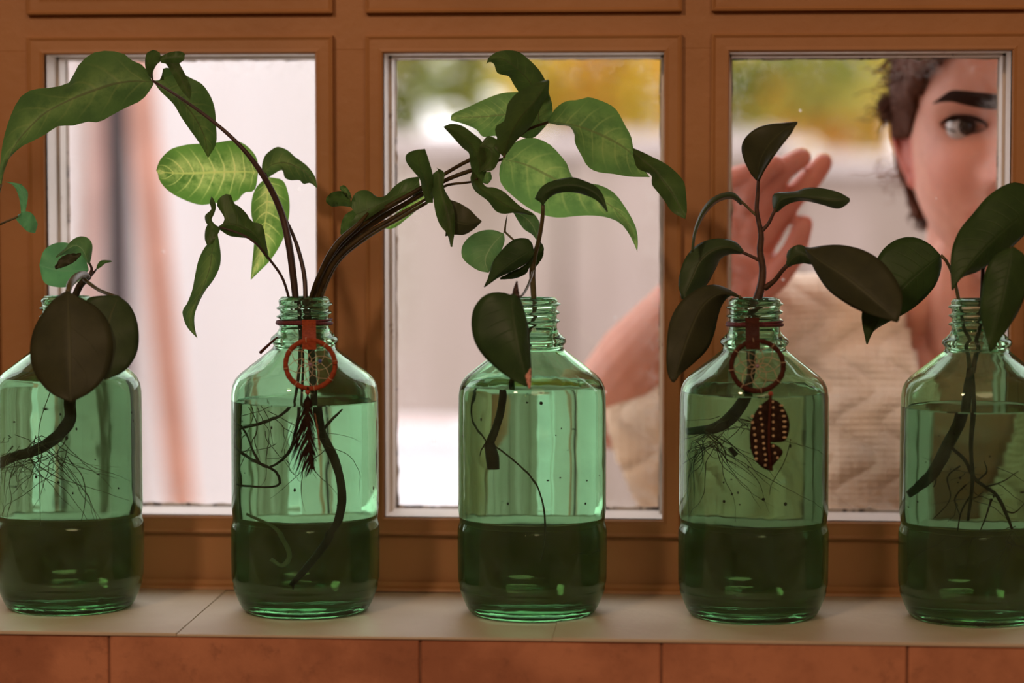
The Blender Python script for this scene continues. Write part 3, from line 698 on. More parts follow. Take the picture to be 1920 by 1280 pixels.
leaf(pv, [([(40,345),(52,360),(50,385),(46,405)],[(25,342),(38,352),(44,375),(42,405)],[(8,340),(25,348),(36,372),(40,408)],-.03,-.03,0,0,0),
          ([(34,402),(48,396),(62,402),(71,420)],[(30,410),(45,410),(58,418),(68,430)],[(32,414),(42,425),(52,434),(66,437)],-.032,-.03,-.006,0,0)], M['leaf_teal'])
stem(pv, [(287,153),(284,140),(292,122),(302,113)], [3,3,2], M['stem_purple'], y=-.012)
stem(pv, [(2,345,-.03),(-6,380,-.03),(-4,420,-.03),(12,415,-.032),(34,406,-.032)], [5,5,4,4], M['stem_green'])
stem(pv, [(287,152,-.012),(330,178,-.014),(405,232,-.012),(460,284,-.01),(500,340,-.005),(528,400,0),(542,460,0),(550,520,0),(556,575,.0)], [5,6,7,8,11,13,14,14,13], M['stem_purple'], n=34)
stem(pv, [(497,325,.03),(520,380,.01),(545,430,.008),(560,470,.006),(571,520,.004),(573,575,.0)], [5,5,6,8,9,9], M['stem_purple'])
stem(pv, [(412,426,-.02),(450,438,-.018),(478,455,-.014),(510,492,-.008),(530,522,-.004),(545,570,.0)], [4,4,4,5,5,5], M['stem_purple'])
for k, (pts, rr) in enumerate([([(581,575,0),(603,510,0),(640,455,0),(700,405,0),(780,358,0),(832,327,-.002),(885,298,-.005),(945,280,.0),(985,245,.002),(1028,229,.002)], [9,10,13,12,9,7,7,6,5]),
        ([(586,575,0),(612,500,.004),(655,450,.006),(715,408,.006),(785,368,.004),(835,338,0),(887,318,0),(942,298,.012)], [9,11,13,12,9,8,8,5]),
        ([(590,575,0),(625,495,-.005),(675,447,-.006),(740,407,-.004),(800,372,-.002),(835,348,0),(883,341,-.004),(895,335,-.01)], [8,10,10,9,8,5,5,4]),
        ([(594,575,.004),(632,492,.008),(690,443,.01),(760,403,.01),(800,380,.0)], [8,9,9,8,6]),
        ([(577,575,.0),(596,522,-.004),(632,458,-.006),(672,420,-.004),(690,400,0)], [7,9,13,11,6]),
        ([(584,575,.005),(606,516,.006),(648,456,.008),(705,414,.01),(770,374,.01),(797,350,.004)], [7,9,12,11,8,5])]):
    stem(pv, pts, rr, M['stem_green'] if k == 3 else M['stem_olive'], n=30)
stem(pv, [(945,296,-.01),(950,270,-.012),(957,250,-.014)], [5,4,3], M['stem_green'])
# submerged parts: the drawn position is shrunk towards the bottle's axis, as water magnifies
def sub(cx, pts, k=1.28): return [((p[0]-cx)/k+cx, p[1], p[2] if len(p) > 2 else 0) for p in pts]
def roots(parent, cx, start, n, length, seed, mat, spread=1.0, down=.8, rad=1.4):
    rnd = random.Random(seed); m = MB()
    for _ in range(n):
        x, y = start[0]+rnd.uniform(-1, 1)*start[2], start[1]+rnd.uniform(-1, 1)*start[3]; z = rnd.uniform(-.012, .012)
        dx = rnd.uniform(-1, 1)*spread; dy = down*rnd.uniform(.2, 1)
        pts = []; L = length*rnd.uniform(.5, 1); st = 9
        for i in range(st):
            pts.append((min(max(x, cx-92), cx+92), min(y, 1120), max(-.026, min(.026, z))))
            dx += rnd.uniform(-.45, .45); dy += rnd.uniform(-.25, .35)
            x += dx*L/st; y += dy*L/st; z += rnd.uniform(-.004, .004)
        stem(parent, pts, [rad, rad*.8, rad*.3], mat, mb=m, n=14)
    o = m.build('roots', mat, parent); o['kind'] = 'stuff'; return o
cx = 573.5
stem(pv, sub(cx, [(572,560),(585,640),(590,720),(600,800),(630,870),(640,940),(620,1000),(590,1040),(548,1090)]), [18,14,14,14,15,13,13,13,9], M['stem_wet'], n=36)
stem(pv, sub(cx, [(556,560,-.005),(560,640),(553,725),(540,765),(500,788),(450,805),(442,830),(480,860),(520,880),(525,905),(470,908),(445,905)]), [9,8,7,6,5,5,5,5,4,4], M['stem_wet'], n=50)
stem(pv, sub(cx, [(560,580,.006),(566,700,.006),(545,840),(500,872),(450,800,-.01),(440,790)]), [6,5,5,4,3], M['stem_wet'], n=40)
stem(pv, sub(cx, [(448,960,-.02),(500,980,-.02),(530,1015,-.02),(540,1040,-.02),(525,1057,-.022),(500,1045,-.022)]), [5,6,8,9,9,7], M['root_pale'], n=30)
stem(pv, sub(cx, [(640,765),(615,790),(600,810)]), [3,5,6], M['stem_wet'])
roots(pv, cx, (520,800,35,60), 16, 150, 3, M['root'], 1.0, .8)
roots(pv, cx, (590,830,20,30), 7, 120, 4, M['root'], 1.0, .8)
# ---- round-leaved peperomia, far left
b1 = B[0][1]
pp = empty('round_leaf_peperomia', b1+Vector((0, 0, .015)), 'small plant with two big round dark leaves hanging over the leftmost bottle', 'plant')
leaf(pp, [([(126,546),(108,556),(85,580),(65,615),(57,650),(60,685),(75,715),(100,740),(133,753)],[(127,546),(129,600),(131,660),(133,753)],[(129,546),(148,558),(180,575),(200,600),(211,635),(210,672),(198,705),(170,735),(133,753)],-.062,-.085,-.004,.006,.006)], M['leaf_pep'], .001)
leaf(pp, [([(222,555),(198,554),(165,560),(152,590),(152,640),(165,685),(195,712)],[(222,556),(208,590),(198,640),(197,712)],[(223,556),(242,572),(256,600),(260,635),(254,667),(233,695),(197,712)],-.055,-.075,-.003,.005,.007)], M['leaf_pep2'], .001)
leaf(pp, [([(166,503),(155,472),(125,455),(100,457),(82,470),(74,495)],[(166,505),(130,508),(100,505),(74,497)],[(166,507),(150,525),(130,537),(100,537),(82,528),(74,499)],.005,.0,0,.004,.004)], M['leaf_teal'])
leaf(pp, [([(168,496),(172,478),(173,458),(165,446),(150,443),(135,450),(122,465),(104,481)],[(167,496),(160,478),(152,465),(140,460),(125,468),(105,482)],[(165,495),(158,484),(150,475),(135,475),(120,477),(106,483)],-.01,-.02,0,.006,.006)], M['leaf_heart2'])
leaf(pp, [([(152,475),(130,476),(115,482),(103,500)],[(152,476),(135,482),(118,492),(103,502)],[(152,477),(140,490),(120,500),(104,504)],-.012,-.02,0,0,.0)], M['leaf_pep'], .0008)
leaf(pp, [([(180,505),(183,495),(190,488),(208,488)],[(181,505),(186,497),(194,492),(210,490)],[(182,505),(190,500),(197,494),(209,491)],0,0,0,0,0)], M['leaf_pothos'])
stem(pp, [(127,548,-.060),(132,532,-.052),(145,518,-.035),(158,514,-.015),(165,520,-.01)], [9,13,15,13,11], M['stem_green'], name='petiole')
stem(pp, [(158,524,-.02),(185,543,-.035),(205,551,-.048),(222,556,-.054)], [8,7,7,5], M['stem_green'], name='petiole')
stem(pp, [(166,522,-.008),(172,505,-.008),(168,493,-.009)], [9,6,4], M['stem_purple'], name='petiole')
stem(pp, [(168,518,-.006),(178,508,-.004),(181,504,0)], [7,5,3], M['stem_purple'], name='petiole')
cx = 132
stem(pp, [(164,520,-.008),(150,535,-.004),(138,565,0),(133,600,0),(133,690,0),(130,755,0),(130,785,0),(112,815,0),(84,840,0),(52,855,.005),(36,875,.008)], [13,14,15,15,15,16,18,20,20,18,12], M['stem_wet'], n=44)
stem(pp, sub(cx, [(90,540+190,-.03),(65,800,-.03),(66,900,-.03),(68,985,-.03)]), [1.5,1.5,1], M['root_pale'], name='root')
roots(pp, cx, (90,835,40,25), 34, 170, 5, M['root'], 1.1, .9)
roots(pp, cx, (60,850,22,30), 16, 110, 6, M['root_pale'], 1.2, .6, 1.0)
# ---- heart-leaf philodendron, middle
b3 = B[2][1]
ph = empty('heart_leaf_philodendron', b3+Vector((0, 0, .05)), 'single hooked stem with dark heart shaped leaves in the middle bottle', 'plant')
leaf(ph, [([(1003,373),(1012,355),(1025,344),(1050,336),(1075,333),(1100,341),(1120,352),(1132,370),(1139,397)],[(1012,378),(1022,362),(1045,350),(1075,347),(1105,355),(1125,370),(1139,397)],[(1018,386),(1028,372),(1045,362),(1075,360),(1102,367),(1122,378),(1138,397)],-.02,-.03,0,.006,.004)], M['leaf_heart'], .0006)
leaf(ph, [([(943,437),(925,431),(905,432),(885,440),(870,455),(865,470),(868,485),(885,500),(900,508),(916,511)],[(944,437),(930,452),(918,468),(910,488),(916,511)],[(945,437),(946,452),(938,475),(928,495),(916,511)],.015,.0,0,.004,.004)], M['leaf_heart2'])
leaf(ph, [([(998,458),(990,448),(970,447),(955,455),(940,470),(925,490),(917,515),(908,538)],[(1000,466),(975,482),(945,503),(908,538)],[(1002,470),(998,483),(985,495),(960,508),(935,520),(908,538)],-.01,-.03,0,.006,.004)], M['leaf_heart'], .0006)
leaf(ph, [([(1001,476),(985,496),(960,509),(938,521)],[(999,485),(985,503),(962,515),(938,522)],[(995,497),(985,513),(962,522),(938,523)],-.004,-.012,0,0,.003)], M['leaf_pothos'], .0006)
leaf(ph, [([(961,396),(972,415),(983,430),(998,440),(1010,456)],[(962,396),(985,408),(1000,425),(1010,456)],[(963,395),(985,393),(1001,401),(1011,416),(1013,437),(1010,456)],.01,.0,0,.005,.004)], M['leaf_heart2'])
leaf(ph, [([(1010,453),(1008,470),(1004,485),(1000,500)],[(1014,456),(1013,472),(1009,487),(1002,500)],[(1012,452),(1019,463),(1017,482),(1004,501)],.004,.008,0,0,0)], M['leaf_pothos'], .0006)
leaf(ph, [([(957,553),(945,549),(925,548),(908,554),(895,567),(887,582),(884,610),(890,640),(905,665),(925,685),(950,705),(975,720),(993,726)],[(957,553),(963,600),(972,650),(985,700),(993,726)],[(958,552),(968,548),(976,562),(985,590),(992,620),(994,660),(996,700),(994,726)],-.055,-.07,-.006,.008,.008)], M['leaf_heart'], .0006)
leaf(ph, [([(968,527),(963,540),(960,552)],[(969,527),(967,540),(966,553)],[(970,527),(972,541),(975,560)],-.05,-.055,0,0,0)], M['stem_purple'], .0004, name='sheath')
leaf(ph, [([(985,704),(988,715),(992,728)],[(990,698),(990,714),(993,728)],[(995,690),(995,710),(994,728)],-.0710,-.0722,0,0,0)], M['plank'], .0008, name='leaf_tip')
stem(ph, [(1018,384,-.018),(1017,410,-.014),(1009,455,-.006),(1002,480,0),(998,510,.0),(1000,545,0),(1001,590,0),(985,650,0),(965,700,.0)], [7,8,9,12,11,8,8,8,9], M['stem_green'], n=34)
stem(ph, [(946,434,.014),(960,447,.01),(985,470,.006),(1000,490,.0)], [4,4,4,4], M['stem_green'], name='petiole')
stem(ph, [(951,402,.014),(948,420,.014),(946,436,.014)], [1,3,5], M['stem_green'], name='petiole')
stem(ph, [(958,554,-.055),(975,556,-.05),(985,545,-.035),(996,520,-.012),(1000,505,-.0)], [4,4,5,5,5], M['stem_green'], name='petiole')
cx = 997.5
stem(ph, [(965,700,0)]+sub(cx, [(948,722),(943,760),(932,800),(920,832)]), [9,11,11,11,12], M['stem_wet'])
stem(ph, sub(cx, [(920,828),(925,850),(928,876)]), [17,20,18], M['stem_brown'], name='cut_end')
stem(ph, sub(cx, [(924,828),(960,855),(1000,895),(1018,940),(1022,1000),(1013,1047)]), [3,3,3,3,2], M['root'], name='root', n=28)
stem(ph, sub(cx, [(908,725,.01),(897,770,.01),(905,800,.01),(918,828)]), [3,3,3,3], M['root'], name='root')
stem(ph, sub(cx, [(920,820),(905,840),(902,852)]), [3,2,1], M['root'], name='root')
roots(ph, cx, (1060,1040,30,10), 3, 60, 9, M['root'], 1.0, .1)
# ---- blunt-leaved peperomia, fourth bottle
b4 = B[3][1]
pq = empty('blunt_leaf_peperomia', b4+Vector((0, 0, .05)), 'upright woody stemmed plant with fleshy spoon shaped leaves in the fourth bottle', 'plant')
leaf(pq, [([(1420,338),(1408,325),(1396,302),(1391,275),(1400,255),(1420,240),(1450,232),(1480,230),(1495,229)],[(1421,338),(1425,305),(1440,275),(1465,248),(1495,229)],[(1423,338),(1432,320),(1447,297),(1465,272),(1485,246),(1495,230)],-.002,-.02,0,.004,-.012)], M['leaf_pep'], .0012)
leaf(pq, [([(1452,398),(1449,378),(1452,364),(1475,361),(1495,359),(1512,353),(1545,354),(1575,362),(1593,373)],[(1454,398),(1462,376),(1490,368),(1530,371),(1565,375),(1593,374)],[(1458,396),(1475,383),(1505,375),(1540,382),(1568,390),(1581,388),(1593,376)],.0,-.02,0,.008,.004)], M['leaf_pep2'], .0012)
leaf(pq, [([(1392,378),(1375,362),(1352,364),(1330,377),(1313,402),(1301,438),(1297,472)],[(1392,380),(1375,367),(1353,369),(1333,382),(1316,404),(1303,438),(1298,472)],[(1390,384),(1375,372),(1354,374),(1336,385),(1318,407),(1304,438),(1299,472)],.0,-.02,0,.006,.02)], M['leaf_pep2'], .0012)
leaf(pq, [([(1394,471),(1380,455),(1355,448),(1330,450),(1305,462),(1285,485),(1275,515),(1273,540),(1279,560)],[(1393,473),(1365,463),(1335,470),(1312,490),(1298,520),(1280,560)],[(1392,475),(1370,475),(1352,483),(1340,505),(1325,532),(1305,548),(1281,561)],.0,-.015,0,.006,.01)], M['leaf_pep2'], .0012)
leaf(pq, [([(1389,556),(1370,545),(1345,535),(1320,537),(1295,550),(1272,572),(1256,605),(1250,650),(1252,700),(1261,716)],[(1388,557),(1350,550),(1318,572),(1296,615),(1280,660),(1262,716)],[(1387,558),(1370,553),(1355,567),(1346,590),(1338,625),(1325,655),(1300,680),(1277,700),(1263,716)],-.012,-.045,0,.006,.012)], M['leaf_pep'], .0012)
leaf(pq, [([(1474,498),(1478,472),(1493,460),(1507,462),(1520,475),(1530,494)],[(1475,499),(1488,482),(1502,476),(1516,483),(1530,495)],[(1476,501),(1490,495),(1505,493),(1518,494),(1530,496)],-.01,-.02,0,.003,.004)], M['leaf_pep2'], .0012)
leaf(pq, [([(1508,464),(1522,465),(1545,461),(1580,460),(1620,470),(1655,492),(1680,525),(1692,560),(1684,601)],[(1510,466),(1540,490),(1580,515),(1625,550),(1684,602)],[(1512,470),(1528,505),(1555,545),(1590,570),(1620,585),(1650,595),(1683,603)],-.022,-.055,-.004,.008,.006)], M['leaf_pep'], .0012)
stem(pq, [(1422,337,-.002),(1421,360,0),(1419,395,0),(1427,440,0),(1425,470,0),(1430,505,0),(1426,540,0),(1414,580,0),(1408,620,0),(1409,700,0),(1403,728,0)], [6,8,9,12,13,15,19,19,17,16,16], M['stem_brown'], n=44)
stem(pq, [(1424,437,0),(1440,420,.0),(1450,400,0),(1455,390,0)], [8,7,6,6], M['stem_brown'], name='petiole')
stem(pq, [(1420,405,0),(1408,395,0),(1398,385,.0),(1388,376,.0)], [6,5,5,5], M['stem_green'], name='petiole')
stem(pq, [(1424,488,0),(1408,480,0),(1392,473,0)], [7,6,6], M['stem_brown'], name='petiole')
stem(pq, [(1434,540,0),(1452,526,-.004),(1466,508,-.008),(1476,497,-.01)], [12,9,8,8], M['stem_brown'], name='petiole')
stem(pq, [(1386,556,-.013),(1398,566,-.006),(1412,590,0)], [6,6,7], M['stem_green'], name='petiole')
cx = 1411.5
stem(pq, sub(cx, [(1403,726),(1398,748),(1375,780),(1345,800),(1305,806,.004),(1292,808,.006)]), [16,18,20,20,16,12], M['stem_wet'])
roots(pq, cx, (1385,790,22,12), 20, 90, 11, M['root'], 1.2, .4, 1.3)
roots(pq, cx, (1352,820,18,20), 36, 170, 12, M['stem_wet'], 1.0, .8, 1.3)
stem(pq, sub(cx, [(1362,838,-.03),(1376,852,-.03)]), [9,9], M['stem_wet'], name='leaf_scrap')
stem(pq, sub(cx, [(1490,820,-.02),(1478,860,-.02),(1450,905,-.02),(1446,925,-.02)]), [1.2,1.2,1], M['root'], name='root')
# ---- pothos, fifth bottle
b5 = B[4][1]
po = empty('pothos_cutting', b5+Vector((0, 0, .03)), 'plant with broad pointed green leaves in the bottle at the right edge', 'plant')
leaf(po, [([(1762,477),(1745,459),(1720,446),(1695,445),(1670,455),(1650,475),(1637,505),(1625,540),(1617,580),(1616,602),(1625,644)],[(1763,478),(1722,512),(1690,542),(1655,585),(1625,645)],[(1764,480),(1765,500),(1756,530),(1740,552),(1715,575),(1690,591),(1660,606),(1637,621),(1626,645)],.0,-.01,-.004,.008,.008)], M['leaf_pothos'], .0007)
leaf(po, [([(1950,378),(1935,354),(1905,342),(1880,349),(1850,370),(1825,400),(1800,430),(1786,463),(1782,500),(1785,543)],[(1950,380),(1915,405),(1875,438),(1830,483),(1785,543)],[(1950,384),(1938,420),(1915,446),(1888,471),(1860,491),(1830,510),(1803,520),(1786,544)],-.01,-.035,-.006,.010,.008)], M['leaf_pothos'], .0007)
leaf(po, [([(1896,463),(1872,473),(1852,498),(1841,540),(1839,590),(1848,630),(1856,658)],[(1898,463),(1890,510),(1880,560),(1866,615),(1856,659)],[(1901,463),(1922,480),(1929,520),(1915,572),(1890,615),(1868,645),(1857,660)],-.035,-.045,-.004,.007,.007)], M['leaf_pothos'], .0007)
stem(po, [(1764,478,0),(1775,490,0),(1788,520,0),(1797,560,0),(1812,640,0),(1818,700,0)], [6,6,7,7,8,9], M['stem_green'])
stem(po, [(1843,500,-.004),(1841,560,0),(1836,620,0),(1824,700,0)], [7,8,9,10], M['stem_brown'])
stem(po, [(1948,380,-.01),(1900,420,.004),(1860,470,.0),(1843,505,-.002)], [6,6,6,7], M['stem_green'], name='petiole')
stem(po, [(1897,464,-.035),(1880,480,-.02),(1848,520,-.004),(1842,560,0)], [5,5,6,6], M['stem_green'], name='petiole')
cx = 1826
stem(po, [(1820,690,0)]+sub(cx, [(1808,756),(1800,790),(1780,830),(1750,885),(1715,915),(1697,925)]), [14,17,18,18,20,18,14], M['stem_wet'], n=34)
stem(po, sub(cx, [(1823,690,-.01),(1826,765,-.01),(1822,830,-.01),(1824,900,-.01),(1815,970,-.01)]), [5,8,6,6,4], M['stem_wet'], name='root', n=30)
stem(po, sub(cx, [(1785,835,0),(1810,860,-.01),(1830,895,-.01),(1870,925,-.01),(1900,985,-.01)]), [6,6,6,6,4], M['stem_wet'], name='root', n=30)
for k, pts in enumerate([[(1800,870),(1775,890),(1780,930),(1760,955),(1745,968)],[(1812,905),(1790,930),(1800,960)],[(1824,920),(1805,950),(1795,990)],[(1830,900),(1850,880),(1845,860)],[(1845,910),(1880,900),(1905,885),(1915,880)],[(1860,930),(1850,960),(1840,985)],[(1880,950),(1900,955),(1920,940)],[(1755,880),(1756,900),(1752,910)]]):
    stem(po, sub(cx, [(p[0], p[1], -.012+.004*(k % 4)) for p in pts]), [3.2,2.4,1.4], M['stem_wet'], name='root', n=16)
roots(po, cx, (1880,1000,25,25), 22, 110, 15, M['root'], 1.2, .5, 1.4)
roots(po, cx, (1830,900,30,40), 12, 90, 16, M['stem_wet'], 1.2, .6, 1.2)
# ------------------------------------------------------------------ hoop charms
def charm(bx, hx, hy, rx, strap, hoopmat, strapmat, label, kind):
    Yh = -.052; t = empty('dreamcatcher_charm', W(hx, hy+50, Yh), label, 'charm')
    c0 = B[bx][1]; m = MB(); n = 60; zc_ = zpx(607)
    rr = 50.5/PXM
    m.tube([(c0.x+rr*math.cos(2*math.pi*i/n), rr*math.sin(2*math.pi*i/n), Z0+zc_-.0006*math.sin(2*math.pi*i/n)) for i in range(n+1)], .0012, 8, False)
    m.tube([(c0.x+rr*math.cos(2*math.pi*i/n), rr*math.sin(2*math.pi*i/n), Z0+zc_+.0018+.0006*math.cos(2*math.pi*i/n)) for i in range(n+1)], .0008, 8, False)
    m.build('cord', M['cord'], t)
    # folded strap
    (sx0, sy0, sx1, sy1) = strap; m = MB(); w = 13
    ys = [-.0188, -.0215, -.0265, -.045, Yh-.003, Yh-.0032]; pys = [sy0, sy0-1, sy0+10, sy0+32, sy1-10, sy1]
    vs = []
    for q, (py, y) in enumerate(zip(pys, ys)):
        xm = sx0+(sx1-sx0)*q/5
        vs += [W(xm-w, py, y), W(xm+w, py, y), W(xm+w, py, y-.0012), W(xm-w, py, y-.0012)]
    fs = [(0,1,2,3), (23,22,21,20)]
    for q in range(5):
        for j in range(4): fs.append((q*4+j, q*4+4+j, q*4+4+(j+1) % 4, q*4+(j+1) % 4))
    m.add(vs, fs); bevel(m.build('strap', strapmat, t, False), .0003)
    m = MB(); N = 72; ctr = W(hx, hy, Yh); r = rx/PXM
    ax = lambda a, q=1.0: ctr+Vector((r*q*math.cos(a), 0, r*.97*q*math.sin(a)))
    m.tube([ax(2*math.pi*i/N)+Vector((0, .0003*math.sin(i), 0)) for i in range(N+1)], [.00165+.00015*math.sin(i*1.7) for i in range(N+1)], 10, False)
    m.build('hoop', hoopmat, t)
    m = MB(); K = 8; prev = [ax(2*math.pi*(i+.2)/K) for i in range(K)]; rings = [prev]
    for q, ph_ in ((.66, .5), (.42, 0), (.22, .5), (.08, 0)):
        cur = [ax(2*math.pi*(i+.2+ph_)/K, q) for i in range(K)]
        for i in range(K):
            a_, b_ = prev[i], prev[(i+1) % K] if ph_ else prev[(i-1) % K]
            m.tube([a_, cur[i]], .00022, 5); m.tube([b_, cur[i]], .00022, 5)
        prev = cur
    for i in range(K):   # lashings round the hoop
        a = 2*math.pi*(i+.2)/K; p = ax(a); d = Vector((math.cos(a), 0, math.sin(a)))
        m.tube([p+d*.0019*math.cos(q)+Vector((0, .0019*math.sin(q), 0)) for q in np.linspace(0, 2*math.pi, 11)], .00022, 5, False)
    m.build('web', M['thread'], t)
    MB().ball(ax(.3, .0)+Vector((0, -.0006, 0)), .0012, 10, 8).build('bead', M['bead_lilac'], t)
    if kind == 0: MB().ball(ax(.35, .42)+Vector((0, -.0006, 0)), .0012, 10, 8).build('bead', M['bead_blue'], t)
    return t
def barbs(m, quill, side, n, length, ang, w0, y, seed, jag=.25, cut=None):
    rnd = random.Random(seed); Q = resample(quill, n)
    for i in range(n):
        v = i/(n-1)
        if cut and cut(v, side): continue
        p = Q[i]; L = length(v)*(1+rnd.uniform(-jag, jag)*.5)
        a = ang+rnd.uniform(-.12, .12)
        d = (side*math.sin(a), math.cos(a))
        pts = [W(p[0], p[1], y), W(p[0]+d[0]*L*.5, p[1]+d[1]*L*.42, y+.0006*rnd.uniform(-1, 1)), W(p[0]+d[0]*L, p[1]+d[1]*L*1.05, y+.001*rnd.uniform(-1, 1))]
        m.tube(pts, [w0, w0*.9, w0*.25], 4)
ch = charm(1, 582, 683, 45, (579, 600, 580, 655), M['leather'], M['leather'], 'orange suede hoop charm with a web and dark feather on the second bottle', 0)
MB().ball(W(577, 735, -.054), .0017, 12, 8).build('bead', M['bead_red'], ch)
m = MB(); m.tube(T([(577, 725, -.054), (577, 745, -.054), (578, 800, -.054), (586, 880, -.054)]), [.0006, .0007, .0006, .0003], 6)
fm = m.build('feather', M['feather'], ch)
m = MB(); q = [(577, 742), (576, 790), (580, 850), (586, 875)]
barbs(m, q, -1, 70, lambda v: 16+58*math.sin(math.pi*min(1, v*.9+.08))*(1-v*.35), .42, .00042, -.0545, 1, .5, lambda v, s: (.42 < v < .47) or (.60 < v < .65) or (.78 < v < .82))
barbs(m, q, 1, 60, lambda v: 12+26*math.sin(math.pi*min(1, v+.05)), .42, .00042, -.0545, 2, .5)
m.build('vane', M['feather'], fm)
m = MB(); barbs(m, [(590, 775), (594, 800), (597, 830)], 1, 16, lambda v: 12, .3, .0004, -.0535, 3); m.build('downy_edge', M['feather_tan'], fm)
for (a_, b_) in (((548, 790), (528, 848)), ((560, 780), (535, 840))): stem(fm, [(a_[0], a_[1], -.054), ((a_[0]+b_[0])/2, (a_[1]+b_[1])/2-3, -.054), (b_[0], b_[1], -.054)], [1.2, 1, .6], M['feather'], name='loose_barb')
stem(ch, [(520, 632, -.03), (505, 645, -.034), (487, 662, -.036)], [3, 5, 6], M['leather_dark'], name='cord_tail')
ch = charm(3, 1420, 686, 46, (1410, 596, 1412, 655), M['leather_dark'], M['leather_dark'], 'dark brown suede hoop charm with a spotted feather on the fourth bottle', 1)
MB().ball(W(1445, 738, -.056), .0017, 12, 8).build('bead', M['bead_red'], ch)
# spotted feather: solid vane with a notch, quill and cream dots in rows
fy = -.056; m = MB()
left = [(1443,748),(1428,758),(1415,775),(1407,800),(1406,830),(1412,855),(1422,870),(1432,878),(1440,880)]
quill = [(1445,740),(1444,770),(1442,800),(1442,840),(1446,882)]
r1 = [(1444,748),(1458,752),(1470,765),(1479,785),(1480,805),(1472,826),(1450,829)]
r2 = [(1450,832),(1462,838),(1468,848),(1458,862),(1450,872)]
L_, Q_ = resample(left, 30), resample(quill, 30)
def vane(A_, B_, yoff=0):
    k = len(m.v); n = len(A_)
    for (a_, b_) in zip(A_, B_):
        for s in (0, .5, 1):
            p = a_*(1-s)+b_*s; m.v.append(tuple(W(p[0], p[1], fy+.0012*(1-s)+yoff)))
    for i in range(n-1):
        for j in range(2): m.f.append((k+i*3+j, k+i*3+j+1, k+i*3+3+j+1, k+i*3+3+j))
vane(L_, Q_)
vane(resample([(p[0], p[1]) for p in r1], 18), resample([(1445,744),(1442,785),(1442,829)], 18))
vane(resample(r2, 10), resample([(1442,831),(1443,850),(1446,875)], 10))
fo = m.build('feather', M['feather'], ch); md = fo.modifiers.new('t', 'SOLIDIFY'); md.thickness = .0005; md.offset = 0
m = MB(); m.tube(T([(p[0], p[1], fy-.0006) for p in quill]), [.0009, .001, .001, .001, .0012], 8); m.build('quill', M['leather_dark'], fo)
m = MB()
def dots(pts, sx, sz):
    for (x_, y_) in pts: m.ball(W(x_, y_, fy-.0003), .0009, 8, 6, (sx, .45, sz))
dots([(1426,762),(1425,774),(1427,785),(1429,796),(1430,808),(1431,819),(1432,831),(1433,841),(1435,852),(1436,862),(1435,872)], 1.1, 1.0)
dots([(1411,780),(1411,792),(1414,803),(1415,815),(1417,826),(1417,838),(1418,849),(1418,860)], 1.2, 1.1)
dots([(1449,753),(1450,764),(1450,778),(1450,791),(1450,804),(1450,817),(1450,836),(1453,849),(1458,858)], 1.0, 1.0)
dots([(1465,760),(1467,770),(1470,780),(1471,790),(1471,800),(1471,810),(1471,820)], 1.6, .8)
m.build('spot_rows', M['spot'], fo)
# ------------------------------------------------------------------ string of small bulbs behind the camera (their glints show in the glass)
bm_ = NT('warm_bulb'); em = bm_.n('ShaderNodeEmission'); em.inputs[0].default_value = (1, .55, .2, 1); em.inputs[1].default_value = 60
M['bulb'] = bm_.done(em.outputs[0])
sl = empty('string_lights', (0, -2.9, 1.95), 'string of small warm bulbs hung across the room', 'lights')
pts = []
for i in range(41):
    u = i/40; pts.append((-1.6+3.2*u, -2.9, 2.05-.14*math.sin(math.pi*4*u)**2))
MB().tube(pts, .003, 6).build('wire', M['speck'], sl)
for i in range(2, 40, 7): MB().ball((pts[i][0], pts[i][1], pts[i][2]-.028), .016, 14, 10, (1, 1, 1.3)).build('bulb', M['bulb'], sl)
MB().ball((-1.62, -2.9, 2.05), .02, 8, 6).build('hook', M['speck'], sl)
# ------------------------------------------------------------------ the woman
H = W(1897, 236, .195)+Vector((0, .092, 0))
cm = .01
zk = [-11.9,-11.4,-10.5,-9,-7,-5,-3,0,3,6,8.5,10.5,11.8,12.6,12.9]
wk = [0.3, 1.8, 2.7, 3.8,5.2,6.0,6.4,6.65,6.85,6.8,6.2,4.9,3.3,1.6,.2]
fk = [6.2, 7.6, 8.3, 8.6,8.7,8.9, 9.1,9.3,9.5,8.9,7.4,5.4,3.2,1.2,.2]
bk = [1.0, 0.5, 0.0, 0.2,3.5,6.4, 8.0,9.2,9.7,9.3,8.0,6.2,4.2,2.0,.3]
def sm(z, k):
    a = [float(np.interp(z+d, zk, k)) for d in (-.6, -.3, 0, .3, .6)]; return sum(a)/5 if -11.4 < z < 12.4 else float(np.interp(z, zk, k))
gs = lambda d, s: math.exp(-.5*(d/s)**2)
EX, EZ = 3.3, 0.0
def lidtop(u): return .62*(1-u*u)**.6-.10*u     # u -1 (outer) .. 1 (inner), cm above the eye line
def lidbot(u): return -.44*(1-u*u)**.75-.10*u
